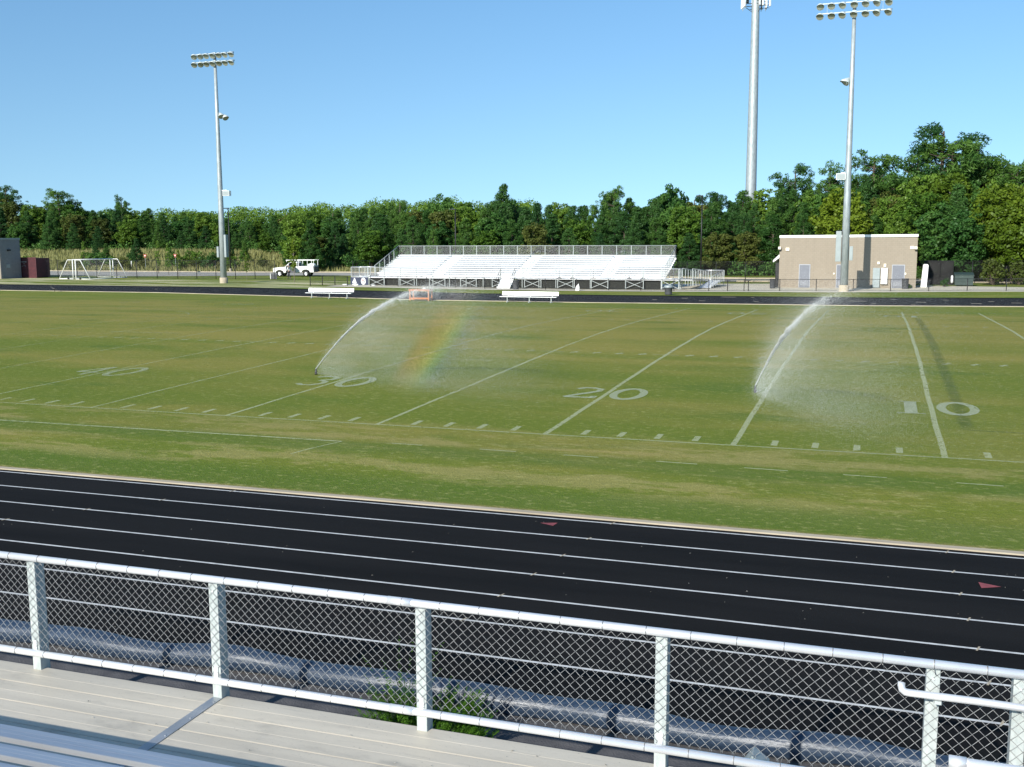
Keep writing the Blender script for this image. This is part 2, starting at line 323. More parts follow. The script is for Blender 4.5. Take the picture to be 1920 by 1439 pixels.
def sheet(name, xs, ys, zf, mt, extra=0.):
    me = bpy.data.meshes.new(name); nx, ny = len(xs), len(ys)
    v = [(x, y, zf(x, y)+extra) for y in ys for x in xs]
    f = [(j*nx+i, j*nx+i+1, (j+1)*nx+i+1, (j+1)*nx+i) for j in range(ny-1) for i in range(nx-1)]
    me.from_pydata(v, [], f); me.materials.append(mt); me.polygons.foreach_set('use_smooth', [True]*len(f)); me.update()
    o = bpy.data.objects.new(name, me); C.objects.link(o); return o
XS = sorted(set([-900, -600, -400, -300, -220, -170, -140]+ZX+list(np.arange(-130, 60, 5.))+[80, 110, 160, 250, 400, 700]))
YS = sorted(set([-60, -40, -25, -14.05, -6.35, -6.2, -6]+list(np.arange(-5.5, 58, .5))+[58, 62, 66, 69, 72, 76, 80, 85, 90, 95, 100, 105, 110, 114, 116, 119, 122, 125, 128, 131, 134, 137, 140, 145, 155, 165, 180, 200, 240, 320, 450, 700, 1200]))
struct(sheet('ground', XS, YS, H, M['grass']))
xsn = [x for x in XS if -130 <= x <= 60]
near_surface = struct(sheet('near_pavement', [-60, -20, 20, 60], [-40, -20, -14.05], lambda x, y: -.296, M['asphalt']))
struct(sheet('near_track', [-90, -40, 0, 40, 60], [-14.05, -10, -6.36], lambda x, y: -.28, M['track']))
b = MB(); b.box(-90, 60, -6.36, -6.2, -.4, -.255); struct(b.build('track_curb', M['curb']))
struct(sheet('far_track', xsn, [57.5, 60, 64, 69], lambda x, y: zfar(x), M['track']))
b = MB()
for i in range(len(xsn)-1):
    a, c = xsn[i], xsn[i+1]; za, zc = zfar(a)+.025, zfar(c)+.025
    b.quad((a, 57.32, za), (c, 57.32, zc), (c, 57.5, zc), (a, 57.5, za)); b.quad((a, 57.32, za-.1), (c, 57.32, zc-.1), (c, 57.32, zc), (a, 57.32, za))
struct(b.build('far_track_curb', M['curb']))
b = MB()
for k in range(7):
    y = -6.533-1.067*k; b.quad((-90, y-.025, -.276), (60, y-.025, -.276), (60, y+.025, -.276), (-90, y+.025, -.276))
for k in range(8):
    y = 57.75+1.22*k+.35
    for i in range(len(xsn)-1):
        a, c = xsn[i], xsn[i+1]; b.quad((a, y-.02, zfar(a)+.004), (c, y-.02, zfar(c)+.004), (c, y+.02, zfar(c)+.004), (a, y+.02, zfar(a)+.004))
struct(b.build('lane_markings', M['lane']))
b = MB()                                                     # small exchange ticks across the lane lines, scraps on the far track
for k in range(7):
    y = -6.533-1.067*k
    for x0 in (8.85+.03*k, 3.3-.15*k, -4.6-.9*k):
        b.add([(x0-.03, y-.075, -.272), (x0-.005, y-.075, -.272), (x0+.04, y+.075, -.272), (x0+.015, y+.075, -.272)], [(0, 1, 2, 3)])
for x0, y0, L in [(-10, 62, .4), (-8, 64.5, .5), (-6, 61, .5), (-2.5, 66.5, .3), (-1.6, 60.5, .4), (2.6, 61.5, .3), (5.5, 63, 1.3), (7.2, 59.6, .3), (8.6, 66, .4), (10.4, 62, 1.4), (12.5, 65, .4), (14.2, 60.6, 1.2), (15.6, 63.2, .4), (17.0, 61.5, 1.2), (-5, 67, 1.2), (10, 59.2, .3), (18, 59.5, 1.), (-80, 61, .4), (-60, 63, .3)]:
    z = zfar(x0)+.008; b.quad((x0, y0, z), (x0+L, y0, z), (x0+L, y0+.35, z), (x0, y0+.35, z))
struct(b.build('lane_tick_markings', M['curb']))
b = MB(); z = -.274
b.add([(9.20, -8.02, z), (9.22, -8.30, z), (9.50, -8.15, z)], [(0, 1, 2)]); b.add([(2.36, -6.80, z), (2.34, -7.02, z), (2.06, -6.90, z)], [(0, 1, 2)])
struct(b.build('triangle_markings', M['tri']))

# ------------------------------------------------------------------ painted field
def drape(b, pts, wd, dz=.006):
    """ribbon of width wd along pts laid on the crown"""
    L = [Vector((p[0], p[1], 0)) for p in pts]; out = []
    for i, p in enumerate(L):
        d = (L[min(i+1, len(L)-1)]-L[max(i-1, 0)]).normalized(); n = Vector((-d.y, d.x, 0))*wd/2
        for q in (p-n, p+n): out.append((q.x, q.y, H(q.x, q.y)+dz))
    b.add(out, [(2*i, 2*i+2, 2*i+3, 2*i+1) for i in range(len(L)-1)])
def seg(x0, y0, x1, y1, st=.5):
    n = max(1, int(math.hypot(x1-x0, y1-y0)/st)); return [(x0+(x1-x0)*i/n, y0+(y1-y0)*i/n) for i in range(n+1)]
b = MB()
for k in range(-19, 4):
    x = k*5*YD; wd = .135 if k >= 0 else (.11 if k > -3 else .085)
    pts = [(x+.012*math.sin(y*.35+k)+.008*math.sin(y*1.3), y) for y in np.arange(0, 2*W+.1, .5)]
    drape(b, pts, wd)
drape(b, seg(-19*5*YD, 0, 4*5*YD, 0, 1.), .075); drape(b, seg(-19*5*YD, 2*W, 4*5*YD, 2*W, 1.), .10)
for k in range(-95, 20):
    if k % 5 == 0: continue
    x = k*YD; drape(b, seg(x, .22, x, .80, .3), .15); drape(b, seg(x, 2*W-.8, x, 2*W-.22, .3), .14)
    for yy in (15.75, 33.05):
        drape(b, seg(x-.12, yy-.2, x+.1, yy+.25, .3), .14, .007); drape(b, seg(x-.16, yy+.02, x+.16, yy+.0, .3), .10, .008)
for k in range(-19, 4):
    x = k*5*YD
    for yy in (15.75, 33.05): drape(b, seg(x-.5, yy, x+.5, yy, .3), .07, .009)
struct(b.build('field_markings', M['paint']))
b = MB()
drape(b, seg(-60, -2.75, -4.45, -2.15, 1.), .09); drape(b, seg(-4.45, -2.15, -5.0, -3.6, .5), .05)
for a, c, y in [(-3.2, -2.4, -2.0), (-.94, -.05, -2.03), (1.09, 1.9, -2.06), (3.2, 4.1, -2.1), (5.1, 6.0, -2.17), (7.1, 7.95, -2.21), (9.25, 10.1, -2.27), (11.3, 12.1, -2.3)]: drape(b, seg(a, y, c, y-.02, .4), .055)
for a, c, y in [(-30, -26, 27), (-24, -20, 31), (-40, -34, 24), (-36, -30, 35), (-50, -46, 30), (-9, -6, 12.4), (-34, -30, 12), (-28, -24, 18)]: drape(b, seg(a, y, c, y+.2, .5), .09)
arc = [(-38+8*math.cos(t), 24+9*math.sin(t)) for t in np.linspace(-.7, 2.6, 40)]; drape(b, arc, .08)
arc = [(5.3+1.4*math.cos(t), 25+3*math.sin(t)) for t in np.linspace(1.4, 4.6, 20)]; drape(b, arc, .06)
struct(b.build('old_field_markings', M['paint2']))
GL = {'0': [[(.5+.40*math.cos(t), .5+.42*math.sin(t)) for t in np.linspace(0, 2*PI, 28)]],
      '1': [[(.62, .05), (.62, .92)], [(.30, .92), (.80, .92)], [(.25, .05), (.98, .05)]],
      '2': [[(.08, .80), (.28, .92), (.55, .93), (.82, .84), (.84, .68), (.60, .48), (.28, .26), (.10, .09)], [(.08, .09), (.92, .10)], [(.92, .06), (.92, .24)]],
      '3': [[(.08, .82), (.3, .93), (.6, .93), (.84, .82), (.80, .64), (.52, .54)], [(.52, .54), (.86, .42), (.90, .24), (.68, .09), (.36, .06), (.08, .18)]],
      '4': [[(.70, .05), (.70, .94)], [(.70, .94), (.08, .34)], [(.08, .34), (.94, .34)]], '5': [[(.85, .92), (.2, .92)], [(.2, .92), (.14, .52)], [(.14, .52), (.6, .58), (.88, .4), (.8, .15), (.5, .06), (.1, .14)]]}
def number(b, ch, x0, y0, wd, ht, flip, t):
    for st in GL[ch]:
        P = [(x0+(wd*p[0] if not flip else wd*(1-p[0])), y0+(ht*p[1] if not flip else ht*(1-p[1]))) for p in st]
        Q = []
        for i in range(len(P)-1): Q += seg(*P[i], *P[i+1], .25)[:-1]
        Q.append(P[-1]); tt = t*(1.55 if ch == '1' and len(st) == 2 and st[0][0] == st[1][0] else (.45 if ch == '1' else 1)); drape(b, Q, tt, .011)
b = MB()
for k, d in [(2, '1'), (0, '2'), (-2, '3'), (-4, '4'), (-6, '5'), (-8, '4'), (-10, '3')]:
    x = k*5*YD
    number(b, d, x-1.16, 5.25, 1.0, 2.1, False, .21); number(b, '0', x+.14, 5.25, 1.06, 2.25, False, .24)
    number(b, '0', x-1.2, 41.3, 1.06, 2.2, True, .2); number(b, d, x+.18, 41.3, 1.0, 2.2, True, .2)
struct(b.build('yard_numbers', M['num']))

# ------------------------------------------------------------------ near grandstand
YR, ZT, ZB, ZF = -17.5, 2.09, 1.22, 1.05
st = thing('grandstand', 'aluminium deck and bench of the grandstand the photo is taken from', 'grandstand', (0, 0, 0))
def ribbed(b, x0, x1, y0, y1, z, nrib=6, th=.045):
    """extruded plank with fine ribs along x"""
    L = y1-y0; pr = [(y0, z-th), (y0, z-.0015)]
    for i in range(nrib):
        a = y0+.006+(L-.012)*i/nrib; c = y0+.006+(L-.012)*(i+1)/nrib
        pr += [(a+.002, z), (c-.006, z), (c-.004, z-.0012), (c-.001, z-.0012)]
    pr += [(y1, z-.0015), (y1, z-th)]
    n = len(pr); b.add([(x0, *p) for p in pr]+[(x1, *p) for p in pr], [tuple(range(n)), tuple(range(2*n-1, n-1, -1))]+[(i, i+n, (i+1) % n+n, (i+1) % n) for i in range(n)])
XJ = 2.645
for i, (y0, y1) in enumerate([(-17.775, -17.455), (-18.085, -17.782), (-18.395, -18.092), (-18.705, -18.402), (-19.015, -18.712), (-19.325, -19.022), (-19.70, -19.332)]):
    for x0, x1 in ((-3.2, XJ-.015), (XJ+.015, 8.35)):
        b = MB(); ribbed(b, x0, x1, y0, y1, ZF, 2); o = b.build('deck_plank', M['deck'], st)
b = MB(); b.beam((XJ, -17.47, ZF+.004), (XJ, -19.7, ZF+.004), .085, .006)
for yy in np.arange(-17.6, -19.6, -.31): b.lathe([(0, .012), (.008, .012), (.009, .004)], (XJ+.02, yy, ZF), (0, 0, 1), 8)
b.build('joint_plate', M['plate'], st)
for y0, y1 in [(-19.295, -19.15), (-19.50, -19.375), (-19.72, -19.58)]:
    b = MB(); ribbed(b, -3.2, 7.4, y0, y1, 1.48, 3, .04); b.build('bench_plank', M['seat'], st)
for x in (-2.4, -.4, 1.2, 5.1, 7.0):
    b = MB(); b.beam((x, -19.68, 1.41), (x, -19.2, 1.41), .05, .05); b.beam((x, -19.5, ZF), (x, -19.5, 1.39), .05, .06); b.build('bench_bracket', M['galv'], st)
b = MB(); b.box(-3.2, 8.35, -17.49, -17.465, ZF-.22, ZF-.05)
for x in np.arange(-2.9, 8.6, 1.83): b.beam((x, -17.55, -.29), (x, -17.55, ZF-.06), .06, .06); b.beam((x, -17.55, -.1), (x, -19.6, ZF-.1), .05, .05)
b.build('understructure', M['galv'], st)
# guard fence: tubes, channel posts and chain link
gf = thing('guard_fence', 'silver pipe rail and chain-link guard along the front of the near deck', 'fence', (0, 0, 0))
def rail(x0, x1, z, name):
    b = MB(); b.path([(x0, YR-.05, z), (x1, YR-.05, z)], .0295, 20)
    o = b.build(name, M['rail'], gf, True); return o
tr = rail(-3.5, 12, ZT-.02, 'top_rail'); br_ = rail(-3.5, 8.62, ZB-.005, 'bottom_rail')
for z in (ZT-.02, ZB-.005): b = MB(); b.path([(4.22, YR-.05, z), (4.42, YR-.05, z)], .0318, 20); b.build('rail_sleeve', M['rail'], gf, True)
for z in (ZT-.02, ZB-.005):
    for x in np.arange(-1.86, 9, .31): b = MB(); b.path([(x-.002, YR-.05, z), (x+.002, YR-.05, z)], .0325, 14); b.path([(x, YR-.05, z-.03 if z > 1.5 else z+.03), (x+.012, YR-.043, z-.075 if z > 1.5 else z+.075)], .0018, 4); b.build('tie_wire', M['tie'], gf, True)
PX = [-1.03, .80, 2.645, 4.47, 6.30, 8.06, 8.57, 9.9]
for x in PX:
    b = MB(); y0 = YR-.018; y1 = YR+.095; wz = .042; t = .006
    zt = ZT-.062; zb = ZF-.2
    # rectangular steel tube
    b.box(x-wz, x+wz, y0, y1, zb, zt)
    o = b.build('fence_post', M['galv'], gf, False, .004)
    b = MB(); b.lathe([(0, .012), (.012, .012), (.013, 0)], (x+.005, y0-.001, ZB+.075), (0, -1, 0), 6); b.lathe([(0, .008), (.009, .008), (.01, 0)], (x, y0-.001, ZT-.13), (0, -1, 0), 6); b.box(x-.014, x+.02, y0-.01, y0-.002, ZB+.02, ZB+.10)
    b.build('bolt', M['rail'], o)
# woven diamonds, real 3D picks
b = MB(); P = .0375; vs = []; pit = .0365
def chain(b, x0, x1, z0, z1, y0, r=.0019):
    x = x0; k = 0
    while x < x1:
        pts = []; nz = int((z1-z0)/pit)
        for i in range(nz+1):
            z = z1-i*pit; s = 1 if (i+k) % 2 == 0 else -1
            xc = x+s*P*.5
            dy = .0022*(1 if k % 2 else -1)
            jx = .0012*math.sin(i*1.7+k*2.3)
            if i == 0: pts.append((xc-s*.006, y0+dy, z+.012))
            pts += [(xc-s*.0045+jx, y0-dy*s, z+.0045), (xc+s*.0005+jx, y0-.0012*s, z), (xc-s*.0045+jx, y0+dy*s, z-.0045)]
            if i == nz: pts.append((xc-s*.006, y0+dy, z-.014))
        b.path(pts, r, 5, True); x += P; k += 1
chain(b, -2.4, 9.6, ZB+.035, ZT-.065, YR-.026)
b.build('chain_link_mesh', M['wire'], gf, True)
# hand rail fixed to the guard posts at the stair head
hr = thing('hand_rail', 'short pipe hand rail with elbow end fixed to the two rightmost guard posts', 'hand rail', (0, 0, 0))
ys = -17.66; z0 = 1.905
b = MB(); el = [(7.868, ys+.03, z0+.052), (7.866, ys+.02, z0+.034), (7.872, ys+.006, z0+.013), (7.89, ys, z0+.002), (7.915, ys, z0)]
b.path(el+[(8.3, ys, z0), (10, ys, z0-.03)], .0235, 16); b.build('pipe', M['rail'], hr, True)
for x in (8.06, 8.57):
    b = MB(); b.box(x+.0, x+.05, ys+.02, YR-.02, z0-.065, z0-.045); b.box(x+.005, x+.045, ys-.012, ys+.02, z0-.05, z0-.028); b.build('bracket', M['galv'], hr)
sg = thing('stair_guard', 'lower pipe guard at the bottom right corner beside the stair', 'fence', (0, 0, 0))
b = MB(); b.path([(8.13, -18.5, 1.89), (11, -18.5, 1.87)], .0295, 16); b.path([(8.10, -18.5, 1.89), (8.19, -18.5, 1.89)], .034, 16); b.build('top_rail', M['rail'], sg, True)
for x in (8.16, 8.27, 9.9):
    b = MB(); b.box(x-.03, x+.03, -18.49, -18.45, .2, 1.87); b.build('fence_post', M['galv'], sg)
sp = MB(); sp.beam((6.72, -17.1, .70), (6.96, -17.1, 1.04), .14, .16, (0, 1, 0)); o = sp.build('stair_stringer', M['panel'], None, False, .004); tag(o, 'grey metal plate end sticking up below the guard fence near the bottom right', 'metal plate')
# navy vinyl roll along the track edge
b = MB(); pts = []; rr = []
for i, x in enumerate(np.arange(-14, 14, .16)):
    wv = .055*math.sin(x*.55+.6)+.03*math.sin(x*1.9); pts.append((x, -14.30+wv, -.30+.128+.02*math.sin(x*2.7))); rr.append(.132+.012*math.sin(x*3.7)+.008*random.random())
b.path(pts, rr, 18); tag(b.build('vinyl_roll', M['navy'], None, True), 'shiny navy vinyl roll lying along the near edge of the black track', 'vinyl roll')
# feathery weed coming up past the roll
wd = thing('weed', 'feathery green weed growing up behind the guard fence below its fourth post', 'weed', (3.45, -15.2, -.3))
def fronds(b, n, base, spread, h, leaf=.02, cnt=26):
    for i in range(n):
        a = random.random()*2*PI; r = spread*math.sqrt(random.random()); p = Vector((base[0]+r*math.cos(a), base[1]+r*math.sin(a)*.75, base[2]))
        d = Vector((math.cos(a)*.55*random.random(), math.sin(a)*.5*random.random(), 1)).normalized(); hh = h*(.5+.6*random.random())*(1.1-.5*r/spread)
        q = p.copy(); prev = p
        for k in range(cnt):
            t = (k+1)/cnt; q = p+d*hh*t+Vector((math.cos(a), math.sin(a), -.2))*.25*t*t*hh
            for s in range(3):
                dd = Vector((random.uniform(-1, 1), random.uniform(-1, 1), random.uniform(.1, .9))).normalized()*leaf*(3.2-1.8*t); sd = dd.cross(Vector((random.random(), random.random(), .2))).normalized()*leaf*.28
                b.add([q-sd, q+sd, q+dd], [(0, 1, 2)])
            prev = q
b = MB(); fronds(b, 210, (0, 0, 0), .62, .62); fronds(b, 20, (-.22, -.1, .1), .12, 1.25); b.build('foliage', M['weed'], wd)
b = MB()
for i in range(5): b.path([(random.uniform(-.2, .2), random.uniform(-.15, .15), 0), (-.22+random.uniform(-.15, .15), -.1, .7)], [.008, .004], 5)
b.build('stem', M['leafd'], wd)
# litter
b = MB()
def fleck(x, y, z, s):
    a = random.random()*PI; dx, dy = s*math.cos(a), s*math.sin(a); b.add([(x-dx, y-dy, z), (x+dy*.4, y-dx*.4, z+.004), (x+dx, y+dy, z+.002), (x-dy*.4, y+dx*.4, z+.006)], [(0, 1, 2, 3)])
for i in range(150): fleck(random.uniform(-12, 12), random.uniform(-14, -6.4), -.275, random.uniform(.006, .017))
for i in range(34): fleck(random.uniform(1, 6.6), random.uniform(-18.3, -17.5), ZF+.004, random.uniform(.004, .014))
tag(b.build('litter', M['litter']), 'tiny dry leaf scraps scattered on the near track and deck', 'litter', None, 'stuff')

# ------------------------------------------------------------------ sprinklers
def jet(nx, ny, phi, th, v, seed, label_n):
    rnd = np.random.default_rng(seed); z0 = H(nx, ny)
    s = thing('sprinkler_head', label_n, 'sprinkler', (nx, ny, z0), R(90-phi))
    b = MB(); b.lathe([(.0, .0), (.045, 0), (.045, .10), (.03, .12), (.03, .2), (.022, .21), (0, .21)], (0, 0, 0), (0, 0, 1), 14); b.path([(0, 0, .17), (.09, 0, .17+.09*math.tan(R(th)))], .013, 8); b.build('riser', M['spray'], s, True)
    t = math.tan(R(th)); k = 4.9/(v*v*math.cos(R(th))**2)
    n = 125000; smax = 13.0
    S = smax*rnd.random(n)**1.15
    A = rnd.normal(size=(n, 2)); pulse = .6+.4*np.sin(S*5.1)+.35*np.sin(S*11.3+1)+.25*np.sin(S*2.3)+.2*np.sin(S*23.); spread = .006+.0030*S+.0030*S**2*(.75+.3*pulse)
    hz = t*S-k*S*S
    fall = rnd.exponential(1, n)*np.clip(S-2.5, 0, None)**1.35*.020
    spread = spread*np.where(rnd.random(n) < .45, .38, 1.0); Px = S; Py = A[:, 0]*spread*.7; Pz = .2+hz-fall+A[:, 1]*spread*.45
    keep = (Pz > .02) & (rnd.random(n) < np.clip(1.05-S/8.5, .0, 1)*np.clip(.35+.65*pulse+(S < 3), 0, 1)); Py = Py+.003*S*np.sin(S*6.3+1.7*np.sin(S*2.1)); Pz = Pz+.0022*S*np.sin(S*8.1+2)*np.sin(S*1.3); P_ = np.stack([Px, Py, Pz], 1)[keep]; S = S[keep]
    sz = np.where(S < 2.0, .0050, .0027+.0014*rnd.random(len(S))); ln = np.where(S < 3.5, .035, .009)
    D_ = np.stack([ln, 0*S, ln*(t-2*k*S)], 1); z_ = 0*S
    q = np.stack([P_-D_, P_+np.stack([z_, sz, z_], 1), P_+np.stack([z_, -sz*.5, sz*.87], 1), P_+np.stack([z_, -sz*.5, -sz*.87], 1), P_+D_], 1)
    F_ = np.array([(0, 1, 2), (0, 2, 3), (0, 3, 1), (4, 2, 1), (4, 3, 2), (4, 1, 3)])
    o = tris('water_jet', q.reshape(-1, 3), (np.arange(len(S))[:, None, None]*5+F_[None]).reshape(-1, 3), M['water'])
    o.location = (nx, ny, z0); o.rotation_euler = (0, 0, R(90-phi)); return o, t, k
def tris(name, v, f, mt):
    me = bpy.data.meshes.new(name); m_ = len(f); me.vertices.add(len(v)); me.vertices.foreach_set('co', v.reshape(-1)); me.loops.add(m_*3); me.loops.foreach_set('vertex_index', f.reshape(-1).astype(np.int32))
    me.polygons.add(m_); me.polygons.foreach_set('loop_start', np.arange(0, m_*3, 3, dtype=np.int32)); me.polygons.foreach_set('loop_total', np.full(m_, 3, dtype=np.int32)); me.materials.append(mt); me.update(calc_edges=True)
    o = bpy.data.objects.new(name, me); C.objects.link(o); return o
def mist(nx, ny, phi, t, k, name, label, n, bow, seed, send):
    """cloud of very fine droplets hanging under the arc of the jet and drifting to its side"""
    r = np.random.default_rng(seed); z0 = H(nx, ny)
    s = r.beta(2.1, 2.7, n)*send; top = t*s-k*s*s+.25
    q = r.random(n)**1.0*1.02-.03; below = q*np.clip(top, .25, None)
    wd = (.03+.10*s)*(1+.35*q); y = r.normal(size=n)*wd+below*.14*np.clip(s/6, 0, 1.3); z = top-below+r.normal(size=n)*.02*s
    # slow swirls
    f = np.sin(s*1.3+z*1.9+y*.8)+np.sin(s*.7-z*1.1+2.+y*1.6)+.6*np.sin(s*3.1+z*2.7)
    pk = np.clip(.46+.11*f, .10, 1)
    if bow:                                  # drops packed denser along the bow to make it look brighter
        a0, gr, p0 = bow; an = a0+(s-p0[0])*gr[0]+(y-p0[1])*gr[1]+(z-p0[2])*gr[2]; pk = pk*(1+.75*np.exp(-((an-41.2)/1.0)**2))
    keep = (z > .03) & (r.random(n) < pk); P_ = np.stack([s, y, z], 1)[keep]; m_ = len(P_)
    rad = .0018*(.6+.8*r.random(m_))[:, None]
    a = r.normal(size=(m_, 3)); a /= np.linalg.norm(a, axis=1)[:, None]; b_ = np.cross(a, r.normal(size=(m_, 3))); b_ /= np.linalg.norm(b_, axis=1)[:, None]
    v = np.stack([P_+a*rad, P_+(-.5*a+.87*b_)*rad, P_+(-.5*a-.87*b_)*rad], 1)
    F_ = np.array([(0, 1, 2)])
    Mv = bpy.data.materials.new(name); Mv.use_nodes = True; g = G(Mv); pb = g.n['Principled BSDF']; pb.inputs['Base Color'].default_value = (.80, .82, .84, 1); pb.inputs['Roughness'].default_value = .4
    if bow:
        x, y_, z_ = g.xyz(g.obj())
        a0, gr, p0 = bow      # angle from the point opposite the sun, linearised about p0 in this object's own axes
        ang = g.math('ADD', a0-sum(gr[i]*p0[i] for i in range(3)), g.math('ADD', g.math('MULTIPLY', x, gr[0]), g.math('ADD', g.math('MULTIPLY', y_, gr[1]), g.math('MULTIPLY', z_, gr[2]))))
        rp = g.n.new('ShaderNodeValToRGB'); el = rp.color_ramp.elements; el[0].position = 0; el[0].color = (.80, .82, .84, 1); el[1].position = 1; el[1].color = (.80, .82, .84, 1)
        for p_, c_ in [(.10, (.68, .72, .92)), (.26, (.42, .58, .92)), (.40, (.48, .86, .56)), (.53, (1, .93, .32)), (.68, (1, .62, .24)), (.84, (1, .52, .34))]:  # rainbow light painted as drop colour, fixed to the mist
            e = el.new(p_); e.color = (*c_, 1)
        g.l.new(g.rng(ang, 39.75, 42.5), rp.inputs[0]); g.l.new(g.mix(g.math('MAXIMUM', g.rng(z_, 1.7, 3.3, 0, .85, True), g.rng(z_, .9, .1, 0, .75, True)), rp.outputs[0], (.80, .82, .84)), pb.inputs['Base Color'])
    o = tris(name, v.reshape(-1, 3), (np.arange(m_)[:, None, None]*3+F_[None]).reshape(-1, 3), Mv)
    o.location = (nx, ny, z0); o.rotation_euler = (0, 0, R(90-phi)); return tag(o, label, 'mist', None, 'stuff')
j1, t1, k1 = jet(-10.62, 7.55, 118, 39, 12.4, 3, 'black sprinkler head throwing the left jet')
tag(j1, 'left jet of water arching up from the turf in front of the orange table', 'water jet')
j2, t2, k2 = jet(4.25, 7.7, 160, 35.5, 14, 4, 'black sprinkler head throwing the right jet')
tag(j2, 'right jet of water arching up from the turf left of the painted number 10', 'water jet')
# where the sight line through the bow meets the curtain of the left jet
ph = R(90-118); ex = Vector((math.cos(ph), math.sin(ph), 0)); ey = Vector((-math.sin(ph), math.cos(ph), 0)); o0 = Vector((-10.62, 7.55, H(-10.62, 7.55)))
ax = away.normalized()
def ang(p):
    P = o0+ex*p[0]+ey*p[1]+Vector((0, 0, p[2])); return math.degrees((P-CAM).normalized().angle(ax))
p0 = (6.3, 0., 1.3); gr = [(ang([p0[j]+(.1 if j == i else 0) for j in range(3)])-ang(p0))/.1 for i in range(3)]
print('BOW angle', ang(p0), gr)
mist(-10.62, 7.55, 118, t1, k1, 'spray_mist', 'soft water mist with a faint rainbow painted into its drops under the left jet', 1350000, (ang(p0), gr, p0), 11, 12.5)
mist(4.25, 7.7, 160, t2, k2, 'spray_mist', 'soft water mist drifting under the right jet', 1200000, None, 12, 12.5)

# ------------------------------------------------------------------ far side paving
def strip(name, rows, mt, dz):
    b = MB()
    for i in range(len(rows)-1):
        x0, a0, c0 = rows[i]; x1, a1, c1 = rows[i+1]; n = max(1, int((x1-x0)/6))
        for j in range(n):
            f0, f1 = j/n, (j+1)/n; xa, xb = x0+(x1-x0)*f0, x0+(x1-x0)*f1
            ya0, yb0, ya1, yb1 = a0+(a1-a0)*f0, a0+(a1-a0)*f1, c0+(c1-c0)*f0, c0+(c1-c0)*f1
            m_ = 5
            for q in range(m_):
                g0, g1 = q/m_, (q+1)/m_
                pts = [(xa, ya0+(ya1-ya0)*g0), (xb, yb0+(yb1-yb0)*g0), (xb, yb0+(yb1-yb0)*g1), (xa, ya0+(ya1-ya0)*g1)]
                b.quad(*[(x, y, max(H(x, y), zfar(x)-.02)+dz) for x, y in pts])
    return struct(b.build(name, mt))
strip('concrete_pad', [(-47.5, 74.6, 77.5), (-43, 75.0, 92), (-30, 75.6, 92), (-10, 76.2, 95), (2, 77.0, 96), (22, 80.6, 89), (60, 82, 90)], M['concrete'], .02)
strip('road', [(-150, 96, 112), (-110, 95, 111.5), (-86, 94.5, 112), (-66, 103.5, 115), (-40, 103.5, 113.5), (-8, 101.5, 110), (14, 100, 108), (60, 100, 108)], M['road'], .03)
b = MB()
for rows in [[(-150, 112.4), (-110, 111.9), (-86, 112.4), (-66, 115.4), (-40, 113.9), (-8, 110.4), (14, 108.4), (60, 108.4)], [(-8, 101.2), (14, 99.7), (60, 99.7)]]:
    for (xa, ya), (xb, yb) in zip(rows, rows[1:]): b.beam((xa, ya, zfar(xa)+.06), (xb, yb, zfar(xb)+.06), .3, .17)
struct(b.build('road_curb', M['curb']))

# ------------------------------------------------------------------ fences
def link_panel(b, p0, p1, z0, z1, pitch=.11, r=.0045):
    """flat woven wires as thin ribbons between p0 and p1"""
    p0 = Vector((*p0, 0)); p1 = Vector((*p1, 0)); d = p1-p0; L = d.length; d.normalize(); h = z1-z0
    for sgn in (1, -1):
        s = -h
        while s < L:
            a, c = s, s+h; za, zc = (z0, z1) if sgn > 0 else (z1, z0)
            fa = max(0, -a)/h; fc = 1-max(0, c-L)/h
            if fc > fa:
                A = p0+d*(a+h*fa); Bq = p0+d*(a+h*fc); A.z = za+(zc-za)*fa; Bq.z = za+(zc-za)*fc
                w_ = Vector((0, 0, r)); b.quad(A-w_, Bq-w_, Bq+w_, A+w_)
            s += pitch
def fence(name, label, pts, h, gap, post_r=.035, midrail=False, pitch=.12, mesh=True, rail_r=.022):
    root = thing(name, label, 'fence', (0, 0, 0)); rl = MB(); mm = MB()
    for (xa, ya), (xb, yb) in zip(pts, pts[1:]):
        L = math.hypot(xb-xa, yb-ya); n = max(1, round(L/gap))
        for i in range(n):
            f0, f1 = i/n, (i+1)/n; A = (xa+(xb-xa)*f0, ya+(yb-ya)*f0); B_ = (xa+(xb-xa)*f1, ya+(yb-ya)*f1)
            za, zb = H(*A), H(*B_); p = MB(); p.path([(*A, za-.1), (*A, za+h+.03)], post_r, 8); p.build('fence_post', M['black'], root, True)
            rl.path([(*A, za+h), (*B_, zb+h)], rail_r, 6)
            rl.path([(*A, za+.06), (*B_, zb+.06)], rail_r*.5, 5)
            if midrail: rl.path([(*A, za+h*.5), (*B_, zb+h*.5)], rail_r*.7, 5)
            if mesh: link_panel(mm, A, B_, min(za, zb)+.05, min(za, zb)+h, pitch)
    xa, ya = pts[-1]; p = MB(); p.path([(xa, ya, H(xa, ya)-.1), (xa, ya, H(xa, ya)+h+.03)], post_r, 8); p.build('fence_post', M['black'], root, True)
    rl.build('rails', M['black'], root, True)
    if mesh: mm.build('chain_link_mesh', M['mesh'], root)
    return root
fence('low_fence', 'long low black fence on the far side of the track before the bleachers', [(-43.5, 77.4), (-11, 77.4), (-1.2, 79.0), (22, 82.0)], 1.12, 3.2)
fence('low_fence', 'short run of low black fence left of the navy banners', [(-49.6, 75.4), (-48.8, 76.6), (-46.0, 77.0)], 1.0, 1.4, .045)
fence('tall_fence', 'tall black chain-link fence behind the soccer goals and saplings on the left', [(-110, 88.2), (-94, 87.7), (-76, 88.5), (-62.5, 89.4)], 2.3, 2.95, .04)
